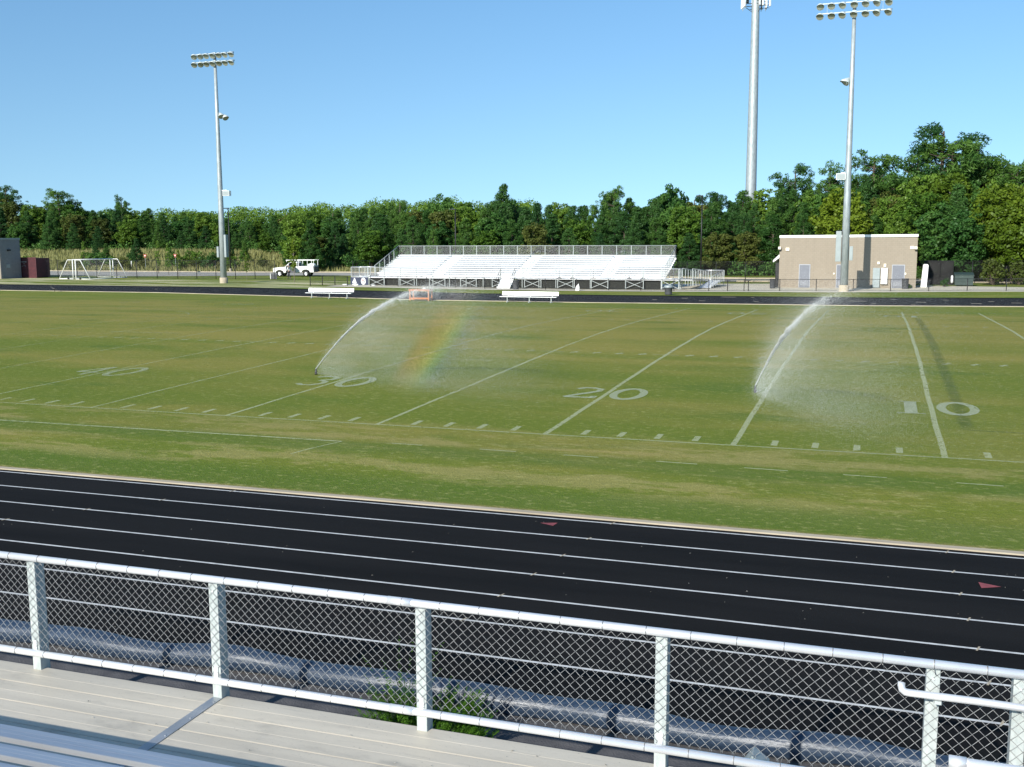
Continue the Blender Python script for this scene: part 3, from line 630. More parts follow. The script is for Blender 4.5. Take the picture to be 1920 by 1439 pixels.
fence('tall_fence', 'tall black chain-link fence behind the bleachers and the tan building', [(-50, 86), (-49, 97), (-30, 98.5), (0, 98.2), (10.5, 98), (30, 97.5)], 2.4, 3.2, .04)

# ------------------------------------------------------------------ far bleachers
BX0, BX1, BY = -44.7, -12.6, 79.4; BL = BX1-BX0; BZ = -.2
bl = thing('bleachers', 'long white aluminium bleachers with ten rows facing the field', 'bleachers', (BX0, BY, BZ))
DZ = .98; NR = 10; TR = .62; RS = .205; Y0 = 1.55
aisles = [(6.6, 7.8), (16.0, 17.2), (25.4, 26.6)]
segs = []; x = .1
for a, c in aisles: segs.append((x, a)); x = c
segs.append((x, BL-.1))
b = MB(); b.box(0, BL, 0, Y0, DZ-.05, DZ); b.box(0, BL, -.03, 0, DZ-.07, DZ+.02); b.build('front_walkway', M['white'], bl)
for i in range(NR):
    z = DZ+RS*(i+1) if i else DZ; y = Y0+TR*i; zz = DZ+RS*i
    b = MB(); b.box(0, BL, y+.02, y+TR-.01, zz-.04, zz); b.box(0, BL, y+TR-.012, y+TR+.012, zz, zz+RS-.041); b.build('footboard', M['white'], bl)
    for a, c in segs:
        b = MB(); b.box(a, c, y+.30, y+.56, zz+.39, zz+.43); b.box(a, c, y+.298, y+.315, zz+.34, zz+.389); b.box(a, c, y+.565, y+.59, zz+.05, zz+.36); b.build('bench_seat', M['white'], bl)
for a, c in aisles:
    b = MB()
    for i in range(NR): y = Y0+TR*i; zz = DZ+RS*i; b.box(a+.08, c-.08, y+.28, y+.60, zz+.004, zz+RS*.5)
    b.build('aisle_step', M['galv'], bl)
    b = MB(); xm = (a+c)/2
    for i in (1, 3, 5, 7):
        y = Y0+TR*i; zz = DZ+RS*i; b.path([(xm, y+.3, zz), (xm, y+.3, zz+.86), (xm, y+1.1, zz+.86+RS*1.3), (xm, y+1.1, zz+RS*1.3)], .02, 6)
    yb = Y0+TR*NR-.3; zb = DZ+RS*(NR-1)
    b.path([(xm+.5, yb, zb+.1), (xm+.6, yb, zb+.95), (xm+.3, yb-.4, zb+.75)], .022, 6); b.build('aisle_handrail', M['galv'], bl, True)
b = MB(); b.box(0, BL, Y0+TR*NR-.0, Y0+TR*NR+.03, DZ+RS*(NR-1)-.1, DZ+RS*(NR-1)+.42); b.build('back_panel', M['white'], bl)
# guards
def guard(parent, name, P, Q, h, n, mt, meshm, pitch=.1, base_in=0.):
    """pipe guard from P to Q (points on the deck edge)"""
    P = Vector(P); Q = Vector(Q); g = MB(); g.path([P+Vector((0, 0, h)), Q+Vector((0, 0, h))], .03, 6); g.path([P+Vector((0, 0, .1)), Q+Vector((0, 0, .1))], .024, 6); g.build('guard_rail', mt, parent, True)
    for i in range(n+1):
        A = P+(Q-P)*(i/n); q = MB(); q.beam(A-Vector((0, 0, base_in)), A+Vector((0, 0, h)), .055, .055); q.build('guard_post', M['galv'], parent)
    mm = MB(); d = Q-P; L = d.length; k = int(L/pitch)
    hh = h-.1
    for sgn in (1, -1):
        s = -hh
        while s < L:
            fa = max(0, -s)/hh; fc = 1-max(0, s+hh-L)/hh
            if fc > fa:
                A = P+d*((s+hh*fa)/L); B_ = P+d*((s+hh*fc)/L); za, zc = (0, hh) if sgn > 0 else (hh, 0)
                A = A+Vector((0, 0, .1+za+(zc-za)*fa)); B_ = B_+Vector((0, 0, .1+za+(zc-za)*fc)); w_ = Vector((0, 0, .005)); mm.quad(A-w_, B_-w_, B_+w_, A+w_)
            s += pitch
    mm.build('chain_link_mesh', meshm, parent)
guard(bl, 'g', (0, -.05, DZ), (15.2, -.05, DZ), 1.07, 8, M['rail'], M['wire'], .12, .98)
guard(bl, 'g', (17.6, -.05, DZ), (BL, -.05, DZ), 1.07, 8, M['rail'], M['wire'], .12, .98)
YB = Y0+TR*NR; ZBK = DZ+RS*(NR-1)
guard(bl, 'g', (0, YB, ZBK+.35), (BL, YB, ZBK+.35), 1.1, 20, M['galv'], M['wire'], .10, .3)
guard(bl, 'g', (0, Y0, DZ+.1), (0, YB, ZBK+.35), 1.1, 5, M['galv'], M['wire'], .10, .2)
guard(bl, 'g', (BL, Y0, DZ+.1), (BL, YB, ZBK+.35), 1.1, 5, M['galv'], M['wire'], .10, .2)
# understructure
nb = 18
for i in range(nb+1):
    x = .05+(BL-.1)*i/nb; b = MB()
    for k, y in enumerate((.05, 2.2, 4.4, 6.6)):
        zt = DZ-.06 if y < 1.6 else DZ-.1+RS*((y-Y0)/TR)
        b.beam((x, y, .02), (x, y, zt), .06, .06)
    b.beam((x, .05, DZ-.09), (x, Y0, DZ-.09), .06, .08); b.beam((x, Y0, DZ-.1), (x, YB-.1, ZBK-.1), .06, .08); b.beam((x, .1, .06), (x, 6.6, .06), .05, .05)
    b.build('frame', M['galv'], bl)
    if i % 2 == 0 and i < nb:
        x2 = .05+(BL-.1)*(i+1)/nb; b = MB(); b.beam((x, -.0, DZ-.16), (x2, -.0, .1), .045, .045); b.beam((x, .06, .1), (x2, .06, DZ-.16), .045, .045)
        b.beam((x, 2.2, .3), (x2+.5, 2.2, .12), .04, .04); b.build('cross_brace', M['galv'], bl)
b = MB(); b.box(.1, 15.2, .30, .32, .03, DZ-.09); b.box(16.9, BL-.1, .30, .32, .03, DZ-.09); b.build('windscreen', M['screen'], bl)
# front stair
b = MB()
for i in range(5): z = .2*(i+1)-.02; b.box(15.35, 16.75, -.35-.27*(4-i), -.06-.27*(4-i), z-.05, z); b.box(15.35, 16.75, -.36-.27*(4-i), -.34-.27*(4-i), z-.19, z-.05)
b.box(15.3, 15.35, -1.45, -.05, .02, .2)
b.build('stair', M['white'], bl)
for x in (15.28, 16.82):
    b = MB(); b.path([(x, -1.4, .1), (x, -1.4, 1.05), (x, -.05, 2.02), (x, -.05, .9)], .022, 6); b.path([(x, -1.4, .6), (x, -.05, 1.55)], .018, 6); b.path([(x, -.75, .55), (x, -.75, 1.5)], .018, 6)
    b.build('stair_handrail', M['black'], bl, True)
# small weighted poles on the walkway
for i, x in enumerate((21.4, 22.8, 25.0, 28.7, 30.1)):
    lab = ['leftmost of the five', 'second from the left of the five', 'middle one of the five', 'fourth from the left of the five', 'rightmost of the five'][i]
    s = thing('marker_pole', lab+' slim poles on the bleacher walkway', 'marker pole', (BX0+x, BY+.6, BZ+DZ), 0, 'slim poles on the bleacher walkway')
    b = MB(); b.lathe([(.26, 0), (.25, .05), (.12, .16), (.04, .2), (0, .2)], (0, 0, 0), (0, 0, 1), 12); b.build('base', M['black'], s, True)
    b = MB(); b.path([(0, 0, .18), (0, 0, 1.15)], .022, 6); b.path([(0, 0, 1.15), (0, 0, 1.5)], .012, 6); b.build('pole', M['galv'], s, True)
# left landing
ld = thing('landing', 'fenced side landing at the left end of the bleachers above the navy banners', 'landing', (BX0, BY, BZ))
b = MB(); b.box(-2.1, -.06, .0, 2.0, DZ-.06, DZ-.0); b.box(-2.1, -.06, -.03, 0, DZ-.08, DZ+.02); b.build('deck', M['white'], ld)
guard(ld, 'g', (-2.07, -.02, DZ), (-.1, -.02, DZ), 1.07, 2, M['rail'], M['wire'], .09, .98)
guard(ld, 'g', (-2.07, 2.0, DZ), (-.1, 2.0, DZ), 1.07, 3, M['rail'], M['wire'], .09, .9)
guard(ld, 'g', (-2.07, 0, DZ), (-2.07, 2.0, DZ), 1.07, 1, M['rail'], M['wire'], .09, .9)
# banners
def txt(body, size, loc, parent, mt, name='lettering', sx=1., extr=.006, rot=(PI/2, 0, 0), shear=0.):
    c = bpy.data.curves.new(name, 'FONT'); c.body = body; c.size = size; c.extrude = extr; c.align_x = 'CENTER'; c.align_y = 'CENTER'; c.materials.append(mt); c.shear = shear; c.offset = size*.02
    o = bpy.data.objects.new(name, c); C.objects.link(o); o.location = loc; 
    me = bpy.data.meshes.new_from_object(o); bpy.data.objects.remove(o); o = bpy.data.objects.new(name, me); C.objects.link(o); o.location = loc; o.rotation_euler = rot; o.scale = (sx, 1, 1); o.parent = parent; return o
bn = thing('banner', 'navy banner with a white three-stripe triangle mark below the side landing', 'banner', (BX0-1.56, BY-.12, BZ))
b = MB(); b.box(-.72, .60, -.01, .01, .02, .94); b.build('cloth', M['banner'], bn)
b = MB()
for i, (x0, h) in enumerate([(-.36, .20), (-.15, .38), (.06, .56)]):
    # slanted bars of rising height
    b.prism([(x0-.02, .30), (x0+.17, .30), (x0+.17-.27*h/.56-.0, .30+h), (x0+.17-.27*h/.56-.155, .30+h*.86)], -.03, -.012)
b.build('stripe_logo', M['whitep'], bn); txt('adidas', .30, (-.02, -.02, .185), bn, M['whitep'], sx=1.15, extr=.008)
bn2 = thing('banner', 'navy banner with a round white team crest below the side landing', 'banner', (BX0-.52, BY-.12, BZ))
b = MB(); b.box(-.68, .64, -.01, .01, .02, .94); b.build('cloth', M['banner'], bn2)
b = MB(); b.lathe([(0, .02), (.35, .02), (.36, .012), (.36, 0)], (-.06, -.012, .52), (0, -1, 0), 32); b.build('crest_disc', M['whitep'], bn2)
txt('W', .30, (-.17, -.04, .62), bn2, M['red']); txt('G', .30, (.03, -.04, .56), bn2, M['banner'])
b = MB(); b.path([(.12, -.04, .42), (.20, -.04, .5), (.22, -.04, .62)], .018, 6); b.path([(0, -.04, .36), (.04, -.04, .38)], .02, 6); b.build('swoosh', M['banner'], bn2)
b = MB()
for j in range(7):
    for i in range(16):
        pass
xs_ = np.linspace(-1.45, 1.35, 24); ys_ = np.linspace(-.75, .1, 10)
hh = [[.03+.12*(1-abs(y+.3)/.5)*(.5+.5*math.sin(x*5+y*3))*(1 if abs(x) < 1.2 else .2)+.04*random.random() for x in xs_] for y in ys_]
for j in range(9):
    for i in range(23): b.quad((xs_[i], ys_[j], hh[j][i]), (xs_[i+1], ys_[j], hh[j][i+1]), (xs_[i+1], ys_[j+1], hh[j+1][i+1]), (xs_[i], ys_[j+1], hh[j+1][i]))
o = b.build('tarp', M['tarp'], None, True); o.location = (BX0-1.5, BY-.35, BZ+.06); tag(o, 'crumpled blue tarp heaped at the foot of the navy banners', 'tarp')
for i, (x, y) in enumerate([(-46.8, 77.9), (-45.4, 77.8), (-43.3, 77.7)]):
    b = MB(); b.lathe([(0, 0), (.16, .01), (.2, .06), (.14, .13), (0, .15)], (0, 0, 0), (0, 0, 1), 10); o = b.build('sandbag', M['whitep'], None, True); o.location = (x, y, H(x, y)+.02); o.scale = (1.6, .8, 1)
    tag(o, ['white sandbag on the grass at the left end of the tarp', 'white sandbag between the tarp and the banner with stripes', 'white sandbag at the right end of the tarp, nearest the bleachers'][i], 'sandbag', 'white sandbags by the tarp')
bn.scale = (.79, 1, 1.03); bn2.scale = (.79, 1, 1.03)
# right landing and ramp
rp = thing('ramp', 'switchback access ramp with pipe guards at the right end of the bleachers', 'ramp', (BX1+1.65, BY, BZ))
b = MB(); b.box(-1.62, .05, -.02, 1.6, DZ-.06, DZ); b.box(.06, 1.3, .4, 1.7, DZ-.06, DZ)
b.add([(.06, 1.7, DZ), (1.3, 1.7, DZ), (1.5, 9.5, .55), (.2, 9.5, .55)], [(0, 1, 2, 3)]); b.box(.2, 2.9, 9.5, 10.9, .49, .55)
b.add([(1.6, 9.5, .55), (2.9, 9.5, .55), (2.6, 3.4, .05), (1.35, 3.4, .05)], [(0, 1, 2, 3)]); b.build('ramp_deck', M['white'], rp)
guard(rp, 'g', (-1.6, -.06, DZ), (.05, -.06, DZ), 1.07, 1, M['rail'], M['wire'], .07, .98)
guard(rp, 'g', (.05, .3, DZ), (.05, 1.7, DZ), 1.07, 2, M['galv'], M['wire'], .07, .98)
guard(rp, 'g', (1.32, .4, DZ), (1.5, 9.4, .55), 1.07, 6, M['galv'], M['wire'], .08, .6)
guard(rp, 'g', (.12, 1.7, DZ), (.2, 9.5, .55), 1.07, 5, M['galv'], M['wire'], .08, .6)
guard(rp, 'g', (2.7, 3.4, .05), (2.95, 9.5, .55), 1.07, 5, M['galv'], M['wire'], .08, .1)
guard(rp, 'g', (.2, 10.9, .55), (2.95, 10.9, .55), 1.07, 2, M['rail'], M['wire'], .08, .5)
b = MB(); b.beam((.0, .0, .9), (-1.7, .0, .1), .045, .045); b.beam((-1.7, .02, .9), (0, .02, .1), .045, .045); b.build('cross_brace', M['galv'], rp)

# ------------------------------------------------------------------ team benches, table, bins
def team_bench(label, cx, cy, L):
    z = H(cx, cy); s = thing('team_bench', label, 'bench', (cx, cy, z), 0, 'team benches by the far track')
    b = MB(); b.box(-L/2-.12, L/2-.08, -.14, .14, .43, .475); b.build('seat', M['white'], s, False, .006)
    b = MB(); b.add([(-L/2, .22, .56), (L/2, .22, .56), (L/2, .31, .86), (-L/2, .31, .86), (-L/2, .26, .55), (L/2, .26, .55), (L/2, .35, .85), (-L/2, .35, .85)], [(0, 1, 2, 3), (7, 6, 5, 4), (3, 2, 6, 7), (0, 4, 5, 1), (1, 5, 6, 2), (0, 3, 7, 4)]); b.build('backrest', M['white'], s)
    for x in (-L*.39, .02, L*.39):
        b = MB(); b.beam((x, -.05, 0), (x, -.05, .43), .06, .06); b.beam((x, -.12, .40), (x, .25, .42), .05, .05); b.beam((x, .25, .40), (x, .33, .85), .05, .05); b.beam((x, -.25, .03), (x, .25, .03), .06, .05); b.build('leg', M['galv'], s)
team_bench('white team bench at left, between the navy banners and the orange table', -36.7, 56.1, 4.35)
team_bench('white team bench right of the orange table, in front of the bleacher stair', -18.8, 56.3, 4.75)
t = thing('work_table', 'orange-brown wooden table with a lower shelf at the far edge of the field', 'table', (-28.45, 56.7, H(-28.4, 56.7)))
b = MB()
for i in range(5): b.box(-.95, .95, -.42+.17*i, -.27+.17*i, .90, .95)
b.box(-.92, .92, -.40, -.37, .80, .898); b.box(-.92, .92, .37, .40, .80, .898); b.build('tabletop', M['wood'], t)
b = MB()
for i in range(4): b.box(-.88, .88, -.36+.18*i, -.20+.18*i, .20, .24)
b.box(-.9, .9, -.42, -.39, .13, .25); b.build('shelf', M['wood'], t)
for x in (-.84, .84):
    for y in (-.36, .33): b = MB(); b.box(x-.05, x+.05, y-.02, y+.06, 0, .80); b.build('leg', M['wood'], t)
b = MB(); b.lathe([(0, 0), (.11, 0), (.13, .08), (.06, .14), (0, .15)], (0, 0, 0), (0, 0, 1), 12); o = b.build('paper_bag', M['whitep'], None, True); o.location = (-28.15, 56.75, H(-28.4, 56.7)+.95); tag(o, 'small white bag lying on top of the orange wooden table', 'bag')
def bin_(label, x, y, r, h, mt, bag=False):
    z = H(x, y)+.02; s = thing('trash_can', label, 'trash can', (x, y, z), 0)
    b = MB(); b.lathe([(0, 0), (r*.86, 0), (r*.9, .05), (r, h*.93), (r*1.06, h*.94), (r*1.06, h), (r*.95, h), (r*.9, h*.9), (0, h*.85)], (0, 0, 0), (0, 0, 1), 20)
    for k in range(3): b.lathe([(r*(.9+.03*k)+.004, h*(.25+.25*k)), (r*(.9+.03*k)+.02, h*(.26+.25*k)), (r*(.9+.03*k)+.004, h*(.28+.25*k))], (0, 0, 0), (0, 0, 1), 20)
    b.build('barrel', mt, s, True)
    if bag: b = MB(); b.lathe([(r*1.08, h*.8), (r*1.10, h*.98), (r*.9, h*1.06), (r*.4, h*1.02), (0, h)], (0, 0, 0), (0, 0, 1), 14); b.build('liner', M['panel'], s, True)
bin_('dark grey trash can just right of the bleacher stair', -27.0, 77.0, .32, .92, M['darkgrey'])
bin_('dark trash can with a pale liner beside the far track', -10.25, 70.6, .36, .8, M['darkgrey'], True)
bin_('slim dark trash can at the left corner of the tan building', -2.35, 84.2, .29, .95, M['darkgrey'])
bin_('ribbed black trash can by the right door of the tan building', 10.1, 84.9, .32, 1.0, M['darkgrey'])
b = MB(); b.prism([(-.3, 0), (.3, 0), (.34, .55), (.27, .8), (.2, 1.15), (.05, .95), (-.15, .75), (-.25, .55)], -.06, .06); o = b.build('white_sack', M['whitep'], None, False, .03); o.scale = (.62, .62, .62); o.location = (-20.3, 76.1, H(-20.3, 76.1)+.02); tag(o, 'upright white plastic sack on the concrete before the bleachers', 'sack')
for i, x in enumerate((-6.0, -4.05)):
    s = thing('post_table', ['left', 'right'][i]+' one of two black flat-topped posts between the bleachers and the tan building', 'post', (x, 78.3, H(x, 78.3)), 0, 'black flat-topped posts'); b = MB(); b.path([(0, 0, 0), (0, 0, 1.0)], .04, 8); b.build('post', M['black'], s, True); b = MB(); b.box(-.24, .24, -.2, .2, 1.0, 1.05); b.build('top', M['black'], s)

# ------------------------------------------------------------------ tan building
BDX0, BDX1, BDY = -1.95, 11.10, 86.4; z0 = -.18
bd = thing('restroom_building', 'tan concrete-block building with white roof edge and three grey doors', 'building', (BDX0, BDY, z0))
BW = BDX1-BDX0; BH = 5.25
b = MB(); b.box(0, BW, 0, 8, -.3, BH-.25); b.build('wall', M['tan'], bd)
b = MB(); b.prism([(-.04, BH-.25), (BW+.04, BH-.19), (BW+.04, BH+.06), (-.04, BH-.0)], -.05, 8.05, 'y'); b.build('roof_edge', M['whitep'], bd)
S_ = 1/19.7
def bx(u): return (u-1459)*S_
def door(u0, u1, v0, louver=True):
    x0, x1 = bx(u0), bx(u1); h = (540-v0)*S_*1.04
    b = MB(); b.box(x0-.07, x0, -.06, -.002, 0, h+.09); b.box(x1, x1+.07, -.06, -.002, 0, h+.09); b.box(x0-.07, x1+.07, -.062, -.002, h, h+.09); f = b.build('door_frame', M['frame'], bd)
    b = MB(); b.box(x0, x1, -.03, -.004, .02, h); d = b.build('door', M['door'], bd)
    b = MB(); b.box(x0+.12, x1-.12, -.045, -.031, .25, .27); b.box(x0+.12, x1-.12, -.045, -.031, .72, .74); b.box(x0+.12, x0+.14, -.045, -.031, .27, .72); b.box(x1-.14, x1-.12, -.045, -.031, .27, .72)
    for k in range(6): b.box(x0+.15, x1-.15, -.04, -.031, .31+.065*k, .34+.065*k)
    b.build('louver', M['frame'], d)
    b = MB(); b.lathe([(0, .05), (.03, .05), (.03, 0)], (x1-.12 if u0 > 1600 else x0+.1, -.03, 1.05), (0, -1, 0), 10); b.build('handle', M['frame'], d)
door(1499, 1518, 497); door(1570, 1589, 497); door(1673, 1694, 497)
def fix(u0, u1, v0, v1, dep, mt, name):
    b = MB(); b.box(bx(u0), bx(u1), -dep, -.002, (540-v1)*S_, (540-v0)*S_); return b.build(name, mt, bd, False, .01)
fix(1637, 1650, 500, 538, .28, M['panel'], 'electric_cabinet'); fix(1652, 1664, 500, 531, .3, M['whitep'], 'meter_box')
fix(1471, 1478, 461, 467, .12, M['cream'], 'wall_light'); fix(1703, 1710, 458, 464, .12, M['cream'], 'wall_light')
fix(1644.5, 1649, 488, 493, .15, M['cream'], 'junction_box'); fix(1656.5, 1661, 492, 498, .15, M['cream'], 'junction_box'); fix(1563, 1566, 510, 513, .06, M['cream'], 'switch_box'); fix(1695, 1698, 509, 513, .06, M['cream'], 'switch_box')
for xx in (-.12, BW-.28):
    b = MB(); b.box(xx, xx+.28, -.3, -.004, 3.85, 4.12); o = b.build('security_light', M['cream'], bd, False, .03); q = MB(); q.lathe([(0, 0), (.11, 0), (.12, .1)], (xx+.14, -.16, 3.75), (0, 0, 1), 12); q.build('lens', M['black'], o, True)
b = MB(); b.prism([(-.62, 2.75), (-.01, 3.35), (-.01, 3.0), (-.62, 2.55)], .0, 3.2, 'y'); b.build('awning', M['whitep'], bd)
b = MB(); b.box(-.35, -.01, .2, 2.8, 0, 2.5); b.build('recess_shade_block', M['black'], bd)  # solid black block stands in for the shade of the void below the awning
b = MB(); b.prism([(-.3, 0), (.28, 0), (.36, 2.15), (.30, 2.28), (-.06, 2.3), (-.14, 2.2)], -.25, .25); o = b.build('wrapped_pallet', M['whitep'], None, False, .04); o.location = (11.9, 88.3, H(11.9, 88.3)+.02); tag(o, 'tall white plastic-wrapped box standing right of the tan building', 'box')
d = thing('dumpster', 'dark green dumpster behind the low fence at the right', 'dumpster', (15.75, 91.4, H(15.7, 91.4)))
b = MB(); b.prism([(-.85, .12), (.85, .12), (.88, 1.1), (-.88, 1.1)], -.6, .6); b.build('bin', M['dump'], d, False, .01)
b = MB(); b.prism([(-.8, 0), (.62, 0), (.62, .05), (-.8, .05)], -.9, .9, 'x') if False else b.box(-.92, .92, -.66, .68, 1.1, 1.16); b.add([(-.9, -.64, 1.16), (.9, -.64, 1.16), (.9, .66, 1.38), (-.9, .66, 1.38), (.9, .66, 1.16), (-.9, .66, 1.16)], [(0, 1, 2, 3), (1, 4, 2), (0, 3, 5), (3, 2, 4, 5)]); b.build('lid', M['dump'], d)
b = MB(); b.box(-.9, .9, -.63, -.605, .5, .56); b.box(-1.0, -.89, -.4, -.2, .7, .8); b.box(.89, 1.0, -.4, -.2, .7, .8); b.build('ridge', M['dump'], d)
b = MB(); b.lathe([(0, 0), (.13, 0), (.15, .3), (.13, .85), (.05, .95), (0, .95)], (0, 0, 0), (0, 0, 1), 12); o = b.build('gas_bottle', M['whitep'], None, True); o.location = (14.62, 90.8, H(14.6, 90.8)+.35); o.scale = (.8, .8, .8); tag(o, 'white cylinder standing at the left side of the green dumpster', 'cylinder')
cg = thing('batting_cage', 'black netted enclosure between the white wrapped box and the dumpster', 'cage', (13.4, 94, H(13, 94)))
b = MB()
for x in (-1.2, .25, 1.5):
    for y in (0, 2.5): b.path([(x, y, 0), (x, y, 2.5)], .05, 6)
for z in (1.1, 2.45): b.path([(-1.2, 0, z), (1.5, 0, z)], .035, 6); b.path([(-1.2, 2.5, z), (1.5, 2.5, z)], .035, 6)
b.build('frame', M['black'], cg)
for yy in (0, 2.5): b = MB(); link_panel(b, (-1.2, yy), (1.5, yy), .05, 2.45, .05, .014); b.build('netting', M['mesh'], cg)

# ------------------------------------------------------------------ left building, container, goals
lb = thing('brick_hut', 'grey block building with pale front at the left edge of the picture', 'building', (-98.3, 82.5, .0))
b = MB(); b.box(-9, 0, .02, 3.4, -.2, 5.0); b.cur = 1; b.box(-9, -.02, -.02, .019, -.2, 5.0); b.build('wall', [M['greywall'], M['tan']], lb)
b = MB(); b.box(-9.05, .06, -.07, 3.45, 5.0, 5.2); b.build('roof_edge', M['panel'], lb)
b = MB(); b.box(.002, .08, .9, 1.5, 2.0-.6, 2.0-.15); b.build('vent_panel', M['panel'], lb); b = MB(); b.box(.002, .15, 1.2, 1.7, 3.55, 3.75); b.build('wall_light', M['black'], lb)
b = MB(); b.box(-1.0, -.45, -.09, -.022, 1.6, 2.1); b.build('notice_box', M['whitep'], lb)
ct = thing('shipping_container', 'maroon steel shipping container beside the grey building', 'container', (-103.0, 86.2, .04))
b = MB(); pr = []
Lc = 6.9; n = 34
for i in range(n): x = .1+(Lc-.2)*i/n; q = (Lc-.2)/n; pr += [(x, 0.), (x+q*.35, 0.), (x+q*.5, .035), (x+q*.85, .035)]
poly = [(0, -.01)]+[(p[0], p[1]) for p in pr]+[(Lc, -.01), (Lc, 2.4), (0, 2.4)]
b.prism(poly, .05, 2.55, 'z'); b.build('shell', M['maroon'], ct)
b = MB(); b.box(-.03, Lc+.03, -.04, .06, 2.5, 2.66); b.box(-.03, Lc+.03, -.04, .06, 0, .12); b.box(Lc-.1, Lc+.035, -.045, .07, .12, 2.5); b.build('rail', M['maroon'], ct)
b = MB()
for i, (x, wd_) in enumerate([(4.35, .18), (4.57, .12), (4.73, .2), (4.97, .14), (5.15, .22)]): b.box(x, x+wd_, -.03, -.012, 2.02, 2.12)
b.box(4.85, 5.05, -.03, -.012, 1.80, 1.86); b.path([(4.55, -.02, 1.45), (4.7, -.02, 1.5), (4.8, -.02, 1.6)], .02, 5); b.path([(4.95, -.02, 1.62), (5.1, -.02, 1.62), (5.12, -.02, 1.45)], .022, 5)
b.build('faded_lettering', M['panel'], ct)
def goal(label, x, y, sgn):
    s = thing('soccer_goal', label, 'soccer goal', (x, y, H(x, y)), 0, 'soccer goals standing face to face')
    r = .06; L = 6.9
    for yy in (0, L):
        b = MB(); b.path([(0, yy, 0), (0, yy, 2.44)], r, 10); b.build('goalpost', M['whitep'], s, True)
        b = MB(); b.path([(0, yy, 2.42), (sgn*.72, yy, 2.42), (sgn*.80, yy, 2.36), (sgn*2.15, yy, .08)], .045, 8); b.path([(0, yy, .05), (sgn*2.15, yy, .05)], .045, 8); b.build('side_frame', M['whitep'], s, True)
    b = MB(); b.path([(0, 0, 2.44), (0, L, 2.44)], r, 10); b.build('crossbar', M['whitep'], s, True)
    b = MB(); b.path([(sgn*2.15, 0, .05), (sgn*2.15, L, .05)], .045, 8); b.build('ground_bar', M['whitep'], s, True)
    b = MB()
    for yy in np.arange(.0, L, .24): b.beam((sgn*.75, yy, 2.38), (sgn*2.12, yy, .08), .005, .005); b.beam((0, yy, 2.42), (sgn*.75, yy, 2.40), .005, .005)
    for f in np.arange(0, 1, .1): b.beam((sgn*(.75+1.37*f), 0, 2.38-2.3*f), (sgn*(.75+1.37*f), L, 2.38-2.3*f), .005, .005)
    for yy in (0, L):
        for f in np.arange(.05, 1, .11):
            b.beam((0, yy, 2.4*f), (sgn*(.75+1.37*(1-f)), yy, 2.4*f), .004, .004)
    b.build('net', M['net'], s)
    b = MB(); b.lathe([(0, -.04), (.13, -.04), (.14, 0), (.13, .04), (0, .04)], (sgn*.7, -.1, .14), (0, 1, 0), 14); b.build('wheel', M['rubber'], s, True)
goal('white soccer goal with its sloping back toward the container', -87.95, 83.6, -1); goal('white soccer goal on the right of the pair, sloping toward the light pole', -87.35, 83.4, 1)

# ------------------------------------------------------------------ light poles and tower
def lamp_head(s, c, yaw, tilt, r=.33):
    d = Vector((math.sin(yaw)*math.cos(tilt), -math.cos(yaw)*math.cos(tilt), -math.sin(tilt))); c = Vector(c)
    b = MB(); b.lathe([(0, -.42), (.10, -.42), (.12, -.22), (.2, -.16), (r*.85, -.02), (r, .14), (r*1.03, .16), (r*1.03, .17), (r*.96, .17)], c, d, 18)
    # visor over the upper half of the rim
    a = d.orthogonal(); h = b.build('floodlight', M['lamp'], s, True)
    v = MB(); up = (Vector((0, 0, 1))-d*d.z).normalized(); sd = d.cross(up); vs = []
    for k in range(11):
        t = PI*k/10; rad = (sd*math.cos(t)+up*math.sin(t))*r*1.02; vs += [c+d*.15+rad, c+d*(.15+.22*math.sin(t))+rad*1.02]
    v.add(vs, [(2*k, 2*k+2, 2*k+3, 2*k+1) for k in range(10)]); v.build('visor', M['lamp'], h, True)
    l = MB(); l.lathe([(r*.95, .150), (r*.6, .155), (0, .16)], c, d, 18); l.build('lens', M['lens'], h, True)
